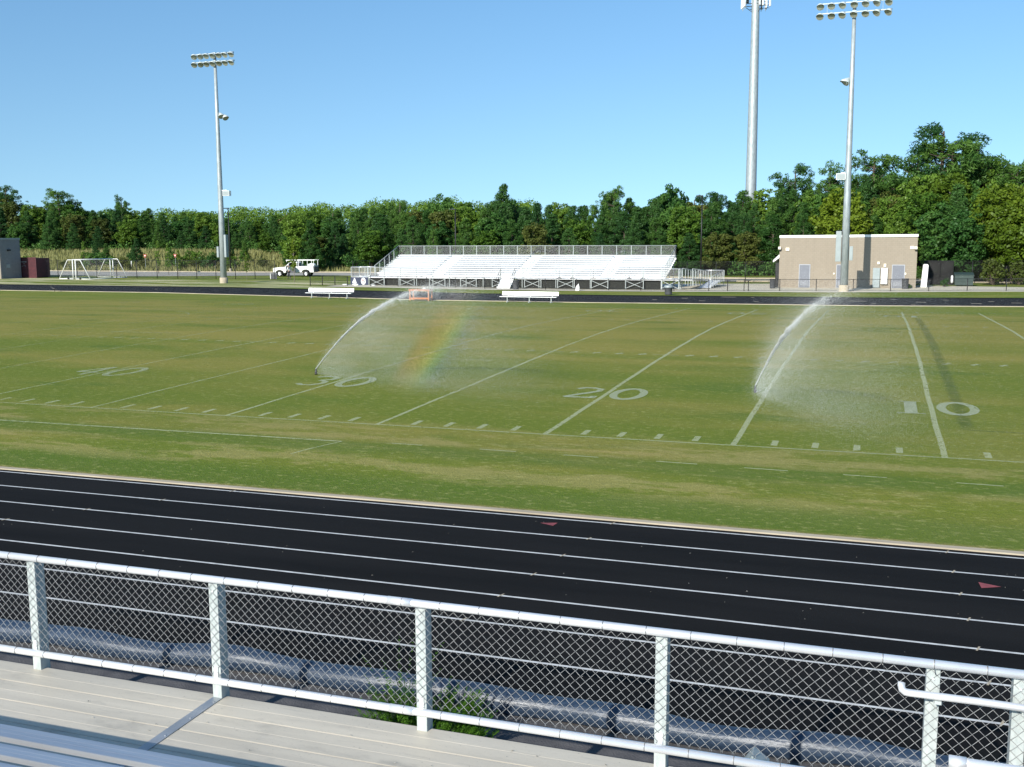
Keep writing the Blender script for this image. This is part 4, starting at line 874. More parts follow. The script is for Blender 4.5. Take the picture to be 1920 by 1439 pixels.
def light_pole(label, x, y, hgt, half, nl, yaw0, z_lo, z_hi, rb, boxes, side):
    z = H(x, y); s = thing('light_pole', label, 'light pole', (x, y, z), 0, 'floodlight poles on the far side')
    b = MB(); b.path([(0, 0, 0), (0, 0, hgt*.33), (0, 0, hgt*.66), (0, 0, hgt)], [rb, rb*.82, rb*.63, rb*.42], 20); b.build('pole', M['galvpole'], s, True)
    b = MB(); b.lathe([(rb*1.25, 0), (rb*1.25, .6), (rb*1.02, .64)], (0, 0, 0), (0, 0, 1), 20); b.build('footing', M['curb'], s, True)
    for zz in (z_lo, z_hi):
        b = MB(); b.beam((-half, -.1, zz), (half, -.1, zz), .09, .09); b.box(-.18, .18, -.2, .2, zz-.12, zz+.1); b.build('crossarm', M['galvpole'], s)
        for i in range(nl):
            f = i/(nl-1)*2-1; lamp_head(s, (f*half, -.38, zz-.22), yaw0+.25*f*-1+.18*math.sin(i*2.1+zz), .62, .33)
    b = MB(); b.path([(half*.82, -.1, z_lo-.1), (half*.82, -.1, z_hi+.25)], .015, 5); b.path([(-half*.8, -.1, z_lo-.1), (-half*.8, -.1, z_hi)], .015, 5); b.build('conduit', M['galvpole'], s)
    for (x0, x1, y0, y1, a, c) in boxes: b = MB(); b.box(x0, x1, y0, y1, a, c); b.build('equipment_box', M['panel'], s, False, .015)
    for (px_, pz, yw) in side[:2]:
        b = MB(); b.beam((0, 0, pz+.3), (px_, -.1, pz+.25), .07, .07); b.build('side_arm', M['galvpole'], s); lamp_head(s, (px_, -.2, pz), yw, .7, .33)
    for (px_, pz) in side[2:]:
        b = MB(); b.beam((0, 0, pz+.35), (px_, -.1, pz+.35), .06, .06); b.box(px_-.42, px_+.42, -.35, .05, pz-.28, pz+.28); o = b.build('speaker', M['whitep'], s); q = MB()
        q.box(px_-.38, px_+.38, -.37, -.352, pz-.24, pz+.24); q.build('grille', M['panel'], o)
light_pole('tall galvanized floodlight pole left of the white truck', -62.1, 78.0, 25.05, 2.40, 7, .25, 24.2, 25.05, .36,
           [(.36, .62, -.25, .25, 2.9, 5.4), (-.62, -.37, -.25, .25, 2.9, 4.1)], [(.62, 18.4, .9), (1.15, 18.2, 1.1), (.95, 9.95)])
light_pole('tall galvanized floodlight pole in front of the tan building', 4.62, 78.9, 26.0, 2.95, 7, -.3, 25.1, 25.95, .37,
           [(-.85, -.37, -.35, .2, 2.8, 5.6), (.37, .68, -.25, .2, 2.9, 4.2)], [(-.45, 19.0, -.7), (-.55, 19.05, -1.0), (-.62, 10.55)])
tw = thing('cell_tower', 'tall grey monopole cell tower rising from the woods', 'tower', (-12.3, 151, 1.0))
b = MB(); b.path([(0, 0, -1), (0, 0, 12), (0, 0, 24), (0, 0, 38), (0, 0, 46.0)], [.98, .86, .76, .62, .54], 24)
for zz in (12, 24, 38): b.lathe([(.95-.009*zz, zz-.06), (.97-.009*zz, zz), (.93-.009*zz, zz+.05)], (0, 0, 0), (0, 0, 1), 24)
b.build('pole', M['galvpole'], tw, True)
for a in (200, 320, 80):
    dx, dy = math.cos(R(a)), math.sin(R(a)); px_, py_ = -dy, dx
    for off in (-1.05, -.35, .4, 1.1):
        c = Vector((dx*2.0+px_*off, dy*2.0+py_*off, 40.85)); b = MB(); b.beam(c+Vector((0, 0, -1.2)), c+Vector((0, 0, 1.35)), .30, .17, (dx, dy, 0)); b.build('antenna_panel', M['whitep'], tw, False, .03)
        b = MB(); b.path([c-Vector((dx, dy, 0))*.2+Vector((0, 0, -1.5)), c-Vector((dx, dy, 0))*.2+Vector((0, 0, 1.6))], .045, 6); b.build('antenna_pipe', M['galvpole'], tw)
    b = MB()
    for zz in (39.85, 40.3, 41.8):
        b.path([(dx*.5, dy*.5, zz), (dx*1.8, dy*1.8, zz)], .06, 6); b.path([(dx*1.8-px_*1.5, dy*1.8-py_*1.5, zz), (dx*1.8+px_*1.5, dy*1.8+py_*1.5, zz)], .05, 6)
    b.path([(dx*.55, dy*.55, 39.0), (dx*1.7, dy*1.7, 39.8)], .05, 6); b.box(dx*1.3-.2, dx*1.3+.2, dy*1.3-.2, dy*1.3+.2, 40.4, 41.1); b.build('antenna_arm', M['darkgrey'], tw)
def lamp_post(label, x, y, h, z=None):
    z = H(x, y); s = thing('street_lamp', label, 'street lamp', (x, y, z), 0, 'black street lamps along the road'); b = MB(); b.path([(0, 0, 0), (0, 0, h)], [.12, .07], 10); b.build('pole', M['black'], s, True)
    b = MB(); b.box(-.75, .12, -.18, .18, h-.05, h+.08); b.build('lamp_head', M['black'], s, False, .02); b = MB(); b.lathe([(0.2, 0), (.2, .5), (.13, .52)], (0, 0, 0), (0, 0, 1), 14); b.build('footing', M['curb'], s)
lamp_post('black street lamp just right of the left floodlight pole', -86.2, 115.3, 9.6); lamp_post('black street lamp behind the left end of the bleachers', -48.5, 114, 9.0); lamp_post('black street lamp right of the bleachers', -14.3, 114.5, 10.5)

# ------------------------------------------------------------------ service truck
tk = thing('pickup_truck', 'white service pickup with ladder rack and open front door', 'pickup truck', (-65.4, 99.3, H(-65, 99)+.03), R(12))
def sec(b, prof, y0, y1): b.prism(prof, y0, y1)
b = MB(); sec(b, [(-2.75, .55), (-2.8, .95), (-2.7, 1.12), (-1.75, 1.22), (-1.05, 1.25), (-1.05, .5), (-1.35, .5), (-1.45, .72), (-1.75, .86), (-2.05, .86), (-2.35, .72), (-2.45, .5)], -.95, .95)
sec(b, [(-1.04, .45), (-1.04, 1.25), (-.95, 1.27), (.55, 1.27), (.55, .45)], -.2, .95); sec(b, [(.3, .45), (.3, 1.27), (.56, 1.27), (.56, .45)], -.95, -.201)
sec(b, [(-.55, 1.84), (-.35, 1.92), (.42, 1.92), (.52, 1.86), (.52, 1.80), (-.5, 1.80)], -.88, .88)
for y in (-.86, .80): b.beam((-1.15, y, 1.26), (-.52, y, 1.82), .06, .07); b.box(.38, .52, y-.03, y+.07, 1.271, 1.80)
b.build('body', M['whitep'], tk, False, .03)
b = MB(); b.quad((-1.12, -.82, 1.28), (-1.12, .80, 1.28), (-.54, .78, 1.79), (-.54, -.80, 1.79)); b.box(.44, .46, -.8, .8, 1.3, 1.78); b.quad((-1.0, .87, 1.28), (.4, .87, 1.28), (.4, .86, 1.79), (-.5, .86, 1.79)); b.build('windshield', M['glass'], tk)
b = MB(); sec(b, [(.62, .55), (.62, 1.33), (2.7, 1.36), (2.75, .55), (2.25, .55), (2.15, .78), (1.85, .92), (1.5, .92), (1.2, .78), (1.12, .55)], -1.0, .98); b.build('utility_bed', M['whitep'], tk, False, .02)
b = MB(); b.box(2.76, 2.82, -.9, .9, .55, 1.3); b.box(-.95, .28, -.7, .7, .46, 1.05); b.build('tailgate', M['darkgrey'], tk)
b = MB(); b.quad((.28, -.96, .5), (.50, -1.75, .5), (.50, -1.75, 1.25), (.28, -.96, 1.25)); b.box(.26, .3, -1.0, -.95, .5, 1.26); dr = b.build('door', M['panel'], tk)
for x in (-1.9, 1.68):
    for y in (-.88, .88):
        b = MB(); b.lathe([(.2, -.12), (.36, -.12), (.40, -.08), (.40, .08), (.36, .12), (.2, .12)], (x, y, .4), (0, 1, 0), 22); wl = b.build('wheel', M['rubber'], tk, True)
        b = MB(); b.lathe([(0, .13), (.08, .13), (.1, .1), (.2, .1), (.22, .12), (.24, .12)], (x, y, .4), (0, -1 if y < 0 else 1, 0), 18); b.build('rim', M['chrome'], wl, True)
b = MB()
for y in (-.9, .88):
    b.beam((-1.0, y, 2.14), (2.9, y, 2.14), .07, .09)
    for x in (.7, 1.9, 2.75): b.beam((x, y, 1.34), (x, y, 2.1), .05, .05)
for x in (-.6, .7, 2.1, 2.8): b.beam((x, -.9, 2.14), (x, .88, 2.14), .06, .06)
b.beam((-.9, -.90, 1.9), (-.9, -.9, 2.1), .05, .05); b.build('ladder_rack', M['whitep'], tk)
b = MB(); b.lathe([(0, 0), (.5, .02), (.55, .2), (.35, .33), (0, .36)], (2.3, -.2, 1.36), (0, 0, 1), 10); b.build('load', M['whitep'], tk, True)
b = MB(); b.box(-2.86, -2.76, -.9, .9, .42, .62); b.build('bumper', M['darkgrey'], tk, False, .02)
b = MB(); b.box(-.42, .42, -.05, .05, 0, .62); b.cur = 1; b.box(-.52, -.43, -.06, .06, 0, .72); o = b.build('crate', [M['darkgrey'], M['whitep']], None, False, .01); o.location = (-63.0, 90.0, H(-63, 90)); tag(o, 'small dark panel leaning by the fence left of the person', 'panel')

# ------------------------------------------------------------------ person (skin modifier body)
def skinned(name, joints, edges, mt, parent, sub=1, root=0):
    me = bpy.data.meshes.new(name); me.from_pydata([j[0] for j in joints], edges, []); me.materials.append(mt)
    o = bpy.data.objects.new(name, me); C.objects.link(o); o.parent = parent
    md = o.modifiers.new('skin', 'SKIN'); md.use_smooth_shade = True
    for i, j in enumerate(joints):
        sv = me.skin_vertices[0].data[i]; rr_ = j[1]; sv.radius = rr_ if isinstance(rr_, tuple) else (rr_, rr_); sv.use_root = (i == root)
    s2 = o.modifiers.new('sub', 'SUBSURF'); s2.levels = sub; s2.render_levels = sub; return o
pr_ = thing('person', 'person in a white shirt, pale cap and dark trousers walking left before the truck', 'person', (-61.6, 91.2, H(-61.6, 91.2)), R(0))
J = [((0, 0, .93), (.15, .10)), ((0, 0, 1.12), (.14, .095)), ((-.02, 0, 1.34), (.17, .10)), ((-.03, 0, 1.44), .065), ((-.05, 0, 1.53), .055), ((-.07, 0, 1.62), (.085, .10)), ((-.07, 0, 1.70), (.075, .085)),
     ((-.03, .18, 1.40), .055), ((.02, .24, 1.14), .043), ((-.10, .24, .93), .034), ((-.14, .24, .85), .028), ((-.03, -.18, 1.40), .055), ((-.08, -.24, 1.14), .043), ((-.26, -.22, .98), .034), ((-.33, -.21, .93), .028),
     ((.0, .09, .88), .09), ((-.16, .09, .50), .062), ((-.20, .09, .10), .042), ((-.33, .09, .04), .035), ((.0, -.09, .88), .09), ((.10, -.09, .50), .062), ((.27, -.09, .13), .042), ((.17, -.09, .04), .035)]
E_ = [(0, 1), (1, 2), (2, 3), (3, 4), (4, 5), (5, 6), (2, 7), (7, 8), (8, 9), (9, 10), (2, 11), (11, 12), (12, 13), (13, 14), (0, 15), (15, 16), (16, 17), (17, 18), (0, 19), (19, 20), (20, 21), (21, 22)]
body = skinned('body', J, E_, M['skin'], pr_)
skinned('shirt', [((0, 0, .90), (.185, .135)), ((0, 0, 1.12), (.17, .125)), ((-.02, 0, 1.36), (.2, .13)), ((-.03, .19, 1.40), .085), ((.02, .24, 1.16), .072), ((-.08, .24, .97), .06), ((-.03, -.19, 1.40), .085), ((-.08, -.24, 1.16), .072), ((-.2, -.22, 1.02), .06)], [(0, 1), (1, 2), (2, 3), (3, 4), (4, 5), (2, 6), (6, 7), (7, 8)], M['shirt'], pr_)
skinned('trousers', [((0, 0, .95), (.165, .12)), ((.0, .09, .86), .105), ((-.16, .09, .50), .08), ((-.20, .09, .10), .062), ((.0, -.09, .86), .105), ((.10, -.09, .50), .08), ((.27, -.09, .13), .062)], [(0, 1), (1, 2), (2, 3), (0, 4), (4, 5), (5, 6)], M['trousers'], pr_)
b = MB(); b.lathe([(.115, 0), (.115, .06), (.08, .11), (0, .13)], (-.07, 0, 1.68), (0, 0, 1), 14); b.box(-.27, -.12, -.07, .07, 1.675, 1.695); b.build('cap', M['shirt'], pr_, True)
for yy in (.09, -.09):
    x = -.26 if yy > 0 else .2; b = MB(); b.box(x-.10, x+.12, yy-.045, yy+.045, .0, .09); b.build('shoe', M['black'], pr_, False, .02)
# crow on the far turf
cr = thing('crow', 'black crow standing on the turf at the far left by the track', 'bird', (-66.2, 56.4, H(-66.2, 56.4)), R(15))
skinned('body', [((0, 0, .20), (.07, .07)), ((-.10, 0, .24), (.06, .06)), ((-.17, 0, .30), .04), ((-.21, 0, .34), .038), ((-.27, 0, .335), .012), ((.12, 0, .16), (.05, .04)), ((.28, 0, .10), (.035, .015)), ((.0, .03, .12), .014), ((.01, .03, .01), .007), ((.0, -.03, .12), .014), ((.01, -.03, .01), .007)], [(0, 1), (1, 2), (2, 3), (3, 4), (0, 5), (5, 6), (0, 7), (7, 8), (0, 9), (9, 10)], M['crow'], cr)
cr.scale = (1.6, 1.6, 1.5)

# road signs on the bank
def yield_sign(label, x, y):
    z = H(x, y); s = thing('yield_sign', label, 'road sign', (x, y, z), 0, 'yield signs on the grass bank'); b = MB(); b.path([(0, .03, 0), (0, .03, 2.4)], .035, 6); b.build('post', M['panel'], s)
    b = MB(); b.prism([(-.32, 2.55), (.32, 2.55), (0, 1.99)], -.02, .01); f = b.build('sign_face', M['red'], s); b = MB(); b.prism([(-.13, 2.45), (.13, 2.45), (0, 2.2)], -.03, -.021); b.build('sign_centre', M['whitep'], f)
yield_sign('red and white yield sign behind the right soccer goal', -103.5, 117.5); yield_sign('red and white yield sign between the right goal and the left floodlight pole', -98.3, 118.2)
b = MB(); b.path([(0, 0, 0), (0, 0, .75), (0, 0, .85)], [.09, .09, .04], 8); o = b.build('marker_post', M['whitep'], None, True); o.location = (-109, 121, H(-109, 121)+.3); tag(o, 'short white marker post on the grass bank above the goals', 'marker post')

# ------------------------------------------------------------------ trees
def leaves_mesh(name, cen, rad, per, size, asp, mt, outw=.8, flat=1.0, up=.15, seed=0):
    r = np.random.default_rng(seed); cen = np.asarray(cen, float); rad = np.asarray(rad, float); n = len(cen)
    cnt = np.maximum(3, (per*(rad/np.mean(rad))**2).astype(int)); idx = np.repeat(np.arange(n), cnt); m_ = len(idx)
    d = r.normal(size=(m_, 3)); d /= np.linalg.norm(d, axis=1)[:, None]
    rr = rad[idx]*(.55+.5*r.random(m_)**.6); p = cen[idx]+d*rr[:, None]*np.array([1, 1, flat])
    nrm = d*outw+r.normal(size=(m_, 3))*.55+np.array([0, 0, up]); nrm /= np.linalg.norm(nrm, axis=1)[:, None]
    t = np.cross(nrm, r.normal(size=(m_, 3))); t /= np.linalg.norm(t, axis=1)[:, None]; bt = np.cross(nrm, t)
    s = size*(.6+.8*r.random(m_))[:, None]
    v = np.empty((m_, 4, 3)); v[:, 0] = p-t*s; v[:, 1] = p+bt*s*asp; v[:, 2] = p+t*s; v[:, 3] = p-bt*s*asp
    me = bpy.data.meshes.new(name); me.vertices.add(m_*4); me.vertices.foreach_set('co', v.reshape(-1)); me.loops.add(m_*4); me.loops.foreach_set('vertex_index', np.arange(m_*4, dtype=np.int32))
    me.polygons.add(m_); me.polygons.foreach_set('loop_start', np.arange(0, m_*4, 4, dtype=np.int32)); me.polygons.foreach_set('loop_total', np.full(m_, 4, dtype=np.int32)); me.materials.append(mt); me.update(calc_edges=True); return me
def proto(name, kind, seed, lmat, bark='bark'):
    r = np.random.default_rng(seed); cen, rad, limbs = [], [], []
    if kind == 'pine':                      # young loblolly: full, pointed, layered
        h = 10.; z = .5
        while z < h-.2:
            f = z/h; R_ = 2.3*(1-f)**.75*(.85+.3*r.random())+.15
            if f < .12: R_ *= .75+f*2
            k = max(2, int(5+8*(1-f)))
            for i in range(k):
                a = r.random()*2*PI; q = R_*(.45+.6*r.random()); c = (q*math.cos(a), q*math.sin(a), z+q*.22+r.normal()*.15); cen.append(c); rad.append(.26+.34*(1-f)*r.random()+.10)
                if r.random() < .25: limbs.append(((0, 0, z-.2), c))
            z += .46
        cen.append((0, 0, h-.1)); rad.append(.22); per, size, asp, flat = 95, .16, .24, .85
        trunk = [((0, 0, -.5), .17), ((.03, 0, 5), .10), ((0, 0, 9.6), .03)]
    elif kind == 'tallpine':                # old pine: bare stem, tufted, flat clouds
        h = 10.; lean = r.normal()*.3
        for i in range(23):
            f = .36+.64*r.random()**.85; q = (1.9*math.sin(PI*min(1, (1.02-f)/.5))**.6+.2)*(.35+.7*r.random()); a = r.random()*2*PI
            c = (lean*f+q*math.cos(a), q*math.sin(a), f*h*.985); 
            for j in range(6): cen.append((c[0]+r.normal()*.36, c[1]+r.normal()*.36, min(9.9, c[2]+r.normal()*.34))); rad.append(.20+.22*r.random())
            limbs.append(((lean*f*.9, 0, f*h-.6), c))
        per, size, asp, flat = 44, .14, .24, .8
        trunk = [((0, 0, -.5), .20), ((lean*.5, 0, 5), .15), ((lean*.95, 0, 9.5), .05)]
    elif kind == 'broad':
        h = 10.; cx = []
        for i in range(7): a = r.random()*2*PI; cx.append((1.5*r.random()*math.cos(a), 1.5*r.random()*math.sin(a), 2.6+6.0*r.random(), 1.25+.9*r.random()))
        cx.append((0, 0, 8.0, 1.5)); cx.append((0, 0, 4.6, 2.3))
        for (x, y, z, q) in cx:
            for j in range(int(14*q)):
                d = r.normal(size=3); d /= np.linalg.norm(d); cen.append((x+d[0]*q, y+d[1]*q, max(.6, z+d[2]*q*.95))); rad.append(.32+.34*r.random())
            limbs.append(((0, 0, max(1, z-2.2)), (x, y, z)))
        per, size, asp, flat = 56, .17, .55, .85
        trunk = [((0, 0, -.5), .19), ((.1, .05, 4), .13), ((0, 0, 8), .05)]
    elif kind == 'sapling':
        for i in range(34): f = .28+.72*r.random(); q = 1.15*math.sin(PI*min(1, (1.04-f)*1.15))*r.random()**.5; a = r.random()*2*PI; cen.append((q*math.cos(a), q*math.sin(a), f*10)); rad.append(.34+.3*r.random()); limbs.append(((0, 0, f*10-.7), cen[-1]))
        per, size, asp, flat = 24, .20, .5, .9
        trunk = [((0, 0, -.3), .09), ((.03, 0, 5), .06), ((0, 0, 9.6), .02)]
    else:                                   # bush, nominal 2 m
        for i in range(42): d = r.normal(size=3); d /= np.linalg.norm(d); q = .25+.75*r.random(); cen.append((d[0]*1.0*q, d[1]*1.0*q, 1.0+d[2]*.85*q)); rad.append(.2+.16*r.random()); limbs.append(((0, 0, 0), cen[-1]))
        per, size, asp, flat = 34, .10, .5, .9
        trunk = [((0, 0, -.3), .05), ((0, 0, .9), .03)]
    root = thing(name, 'x', 'tree', (0, 0, 0)); me = leaves_mesh('crown', cen, rad, per, size, asp, M[lmat], .8, flat, .15, seed)
    o = bpy.data.objects.new('crown', me); C.objects.link(o); o.parent = root
    b = MB(); b.path([t[0] for t in trunk], [t[1] for t in trunk], 8)
    for a, c in limbs: m_ = [(a[k]+c[k])/2 for k in range(3)]; m_[2] -= .05; b.path([a, m_, c], [.05, .035, .015], 5, False)
    b.build('trunk', M[bark], root, True); return root
PR = {}
for i in range(4): PR['pine%d' % i] = proto('pine_tree', 'pine', 20+i, 'pine' if i % 2 else 'pined')
for i in range(3): PR['tall%d' % i] = proto('tall_pine_tree', 'tallpine', 40+i, 'pined' if i == 1 else 'pine')
for i, mt in enumerate(('leaf', 'leafd', 'leafo', 'leafy')): PR['broad%d' % i] = proto('broadleaf_tree', 'broad', 60+i, mt, 'palebark' if i == 3 else 'bark')
PR['sap0'] = proto('sapling', 'sapling', 81, 'leafy', 'palebark'); PR['sap1'] = proto('sapling', 'sapling', 82, 'leaf')
PR['bush0'] = proto('bush', 'bush', 91, 'leafd'); PR['bush1'] = proto('bush', 'bush', 92, 'leaf'); PR['bush2'] = proto('bush', 'bush', 93, 'leafo')
used = set()
def plant(key, x, y, h, label, group=None, wide=1., nominal=10., cat='tree', dz=0.):
    root = PR[key]; z = H(x, y)+dz; sc = h/nominal
    if key in used: o = dup(root, (x, y, z), random.random()*6.28)
    else: used.add(key); o = root; o.location = (x, y, z); o.rotation_euler = (0, 0, random.random()*6.28)
    o.scale = (sc*wide, sc*wide, sc); o['label'] = label; o['category'] = cat
    if group: o['group'] = group
    elif 'group' in o: del o['group']
    return o
# skyline of the wood as seen from the stand: bearing column -> height of the tree tops (degrees-free table from survey)
SK = [(-60, 372), (0, 376), (30, 360), (60, 380), (100, 380), (135, 366), (165, 386), (200, 392), (245, 378), (265, 395), (290, 390), (330, 395), (360, 400), (400, 396), (440, 405), (470, 410), (500, 405), (540, 396), (570, 400), (600, 392), (640, 388), (680, 390), (720, 387), (755, 380), (790, 390), (830, 370), (860, 378), (890, 378), (920, 376), (950, 362), (980, 380), (1010, 382), (1050, 380), (1080, 380), (1110, 376), (1145, 362), (1180, 368), (1220, 366), (1255, 352), (1290, 366), (1340, 360), (1400, 358), (1440, 350), (1480, 335), (1510, 350), (1540, 326), (1580, 335), (1620, 310), (1660, 325), (1700, 306), (1740, 300), (1790, 300), (1840, 305), (1870, 322), (1900, 318), (2000, 320)]
DP = [(-60, 206), (0, 206), (300, 199), (480, 186), (620, 166), (700, 160), (1000, 150), (1300, 145), (1450, 142), (1600, 134), (1750, 124), (1920, 116), (2000, 114)]
def at(u, D):
    """ground point at forward distance D on the bearing of column u"""
    d = Fv+rv*((u-960)/FPX); hx = Vector((d.x, d.y)); k = D/(hx.x*Fv.x+hx.y*Fv.y) ; return CAM.x+hx.x*k, CAM.y+hx.y*k
def ztop(v, u, D): return CAM.z+(449.5+(u-960)*-.0038-v)/FPX*D
KN = {'pine': 'pointed dark green pine', 'tall': 'tufted older pine', 'broad0': 'mid green broadleaf tree', 'broad1': 'dark broadleaf tree', 'broad2': 'olive broadleaf tree', 'broad3': 'yellow-green broadleaf tree'}
def zone(u):
    for lim, s in [(45, 'behind the grey building at the left edge'), (100, 'behind the maroon container'), (255, 'behind the soccer goals'), (400, 'left of the left floodlight pole'), (500, 'between left floodlight pole and truck'), (610, 'behind the white truck'), (720, 'behind the side landing and banners'), (870, 'behind the left aisle of the bleachers'), (1000, 'behind the bleacher stair'), (1140, 'behind the right half of the bleachers'), (1270, 'behind the right end of the bleachers'), (1385, 'between the bleachers and the cell tower'), (1465, 'by the foot of the cell tower'), (1580, 'above the left part of the tan building'), (1725, 'above the right part of the tan building'), (1830, 'behind the dumpster'), (9999, 'at the right edge beyond the dumpster')]:
        if u < lim: return s
def kindpick(u, row):
    if u > 1640: w_ = [('broad1', .3), ('broad0', .3), ('pine', .2), ('broad2', .1), ('broad3', .1)]
    elif u > 1390: w_ = [('pine', .66), ('broad1', .16), ('broad2', .07), ('broad0', .11)]
    elif u > 700: w_ = [('pine', .76), ('broad0', .13), ('broad2', .05), ('broad1', .06)]
    else: w_ = [('pine', .62), ('broad0', .14), ('broad1', .18), ('broad2', .06)]
    t_ = random.random(); a = 0
    for k, q in w_:
        a += q
        if t_ < a: return k
    return w_[0][0]
cnt = 0
for row, (dd, frac, jit) in enumerate([(0, .62, .12), (5, .78, .10), (11, .90, .08), (18, .975, .075), (27, .96, .06)]):
    u = -45+row*9
    while u < 1985:
        D = float(np.interp(u, *zip(*DP)))+dd+random.uniform(-1.5, 1.5); x, y = at(u, D)
        v = float(np.interp(u, *zip(*SK))); g0 = H(x, y); hfull = ztop(v, u, D)-g0
        h = hfull*(frac+random.uniform(-jit, jit*.6)) if row < 3 else ztop(v, u, D)*(frac+random.uniform(-jit, jit*.4))-g0
        k = kindpick(u, row); key = k+str(random.randrange(4)) if k == 'pine' else k
        if row >= 3 and random.random() < .22: k = 'tall'; key = 'tall%d' % random.randrange(3)
        nm = KN[k]; rk = ['front-row', 'second-row', 'middle-row', 'skyline', 'rearmost'][row]
        if h > 3: plant(key, x, y, h, '%s %s %s' % (rk, nm, zone(u)), 'wood behind the sports field', random.uniform(.85, 1.2)*(1.25 if h < 9 else 1.0)); cnt += 1
        u += (52 if row < 2 else 40)*random.uniform(.8, 1.2)*FPX/2000*(1.0 if u < 1500 else 1.25)
# individual crowns standing above the skyline
for (u, v, key, wd_, lab) in [(30, 350, 'tall1', 1.15, 'round dark pine crown above the wood at the far left'), (134, 356, 'tall0', 1.25, 'broad pine crown above the wood behind the soccer goals'), (246, 366, 'tall2', .8, 'slim pine crown between the soccer goals and the left floodlight pole'),
                              (945, 350, 'pine0', 1., 'dark pointed pine top above the wood behind the bleacher stair'), (1145, 352, 'tall0', .8, 'thin pine top above the right half of the bleachers'), (1256, 343, 'broad1', .8, 'rounded tree top above the right end of the bleachers'),
                              (832, 362, 'broad1', .8, 'rounded tree top above the left half of the bleachers'), (1481, 313, 'tall1', 1.0, 'tufted pine crown just right of the cell tower'), (1543, 306, 'tall2', 1.0, 'pine crown halfway between the tower and the right floodlight pole'),
                              (1625, 288, 'tall0', 1.2, 'wide pine crown just right of the right floodlight pole'), (1700, 268, 'tall2', 1.2, 'leaning pine crown left of the tallest trees'), (1745, 236, 'tall1', 1.15, 'tallest pine of the wood, above the tan building'), (1768, 262, 'tall0', 1.2, 'open-crowned tall pine just right of the tallest one'),
                              (1812, 262, 'tall2', 1.25, 'airy tall pine with a spreading limb right of the tallest trees'), (1835, 290, 'tall1', 1.1, 'lower tufted pine beside the airy tall pine'), (1890, 304, 'tall0', 1.2, 'tufted pine at the right edge of the picture'), (1910, 300, 'tall2', 1.1, 'last pine crown cut by the right edge of the picture'), (755, 376, 'tall2', .8, 'small pine top behind the left street lamp')]:
    D = float(np.interp(u, *zip(*DP)))+16; x, y = at(u, D); g0 = H(x, y); plant(key, x, y, ztop(v, u, D)-g0, lab, None, wd_)
for (u, dD, h, key, lab) in [(1885, -7, 9.0, 'broad3', 'bright yellow-green tree at the right edge beyond the fence'), (1855, -4, 11., 'broad3', 'yellow-green tree with pale limbs behind the dumpster'), (1568, -3, 11.5, 'broad3', 'yellow-green tree just above the tan building left of the floodlight pole'), (1925, -6, 11, 'broad3', 'yellow-green tree cut by the right edge'),
                             (1000, -4, 7.5, 'broad2', 'olive tree close behind the middle of the bleachers'), (560, -14, 8, 'broad0', 'leafy green tree right behind the white truck'), (590, -12, 7.5, 'pine1', 'young pine right behind the tail of the truck'), (1760, -6, 9, 'broad1', 'dark leafy tree over the black enclosure'), (1800, -7, 8, 'broad1', 'dark leafy tree over the dumpster')]:
    D = float(np.interp(u, *zip(*DP)))+dD; x, y = at(u, D); plant(key, x, y, h, lab, None, 1.15)
for (x, y, h, key, lab) in [(-55.0, 81.3, 4.9, 'sap0', 'yellow-green sapling in front of the white truck'), (-65.6, 88.0, 3.3, 'sap0', 'small yellow sapling between the left floodlight pole and the truck'), (-79.5, 93.5, 3.5, 'sap0', 'yellowing sapling midway between the goals and the left floodlight pole'), (-96, 95, 4.5, 'sap1', 'thin green sapling behind the left soccer goal'),
                            (-91.5, 105, 4.6, 'sap1', 'green sapling behind the right soccer goal'), (-86, 100, 4.2, 'sap1', 'bushy green sapling left of the left floodlight pole')]:
    o = plant(key, x, y, h, lab, 'saplings along the road', .9 if key == 'sap0' else .75)
    o['group'] = 'saplings along the road'
k = 0
for (x, y, h, key, lab) in [(-117, 121, 2.6, 'bush0', 'dark bush on the bank behind the maroon container'), (-111, 119, 2.2, 'bush1', 'green bush on the bank behind the left goal'), (-106, 120, 1.6, 'bush2', 'low olive bush on the bank behind the goals'), (-100, 120, 2.4, 'bush0', 'dark bush on the bank right of the first yield sign'), (-96, 121, 2.8, 'bush1', 'green bush right of the second yield sign'),
                            (-92.5, 119, 2.9, 'bush0', 'tall dark bush on the bank left of the floodlight pole'), (-89, 120, 2.2, 'bush1', 'round green bush left of the floodlight pole'), (-84, 121, 1.8, 'bush2', 'low olive bush just left of the floodlight pole'), (-113, 126, 1.8, 'bush0', 'small dark bush high on the bank behind the left goal'), (-102, 127, 2.0, 'bush1', 'small bush high on the bank behind the right goal'),
                            (-94, 127, 1.8, 'bush2', 'small olive bush high on the bank'), (18.8, 94.5, 2.9, 'bush2', 'brownish twiggy bush right of the dumpster'), (21.3, 95.5, 2.6, 'bush2', 'olive bush at the right edge behind the low fence'), (13.9, 89.8, .9, 'bush0', 'small dark bush by the foot of the dumpster'), (10.4, 85.5, .5, 'bush1', 'tiny green bush at the right corner of the tan building')]:
    plant(key, x, y, h, lab, 'bushes on the bank and by the fence', 1., 2., 'bush')
for i in range(20):
    x = random.uniform(-128, -66); y = random.uniform(117.5, 126); h_ = random.uniform(1.1, 2.6); ky = random.choice(['bush0', 'bush0', 'bush1', 'bush2'])
    nm_ = {'bush0': 'dark', 'bush1': 'green', 'bush2': 'olive'}[ky]; zn = 'behind the goals' if x < -93 else ('left of the floodlight pole' if x < -84 else 'between the floodlight pole and the truck')
    plant(ky, x, y, h_, '%s scrubby bush on the grass bank %s' % (nm_, zn), 'bushes on the bank and by the fence', random.uniform(.8, 1.3), 2., 'bush')
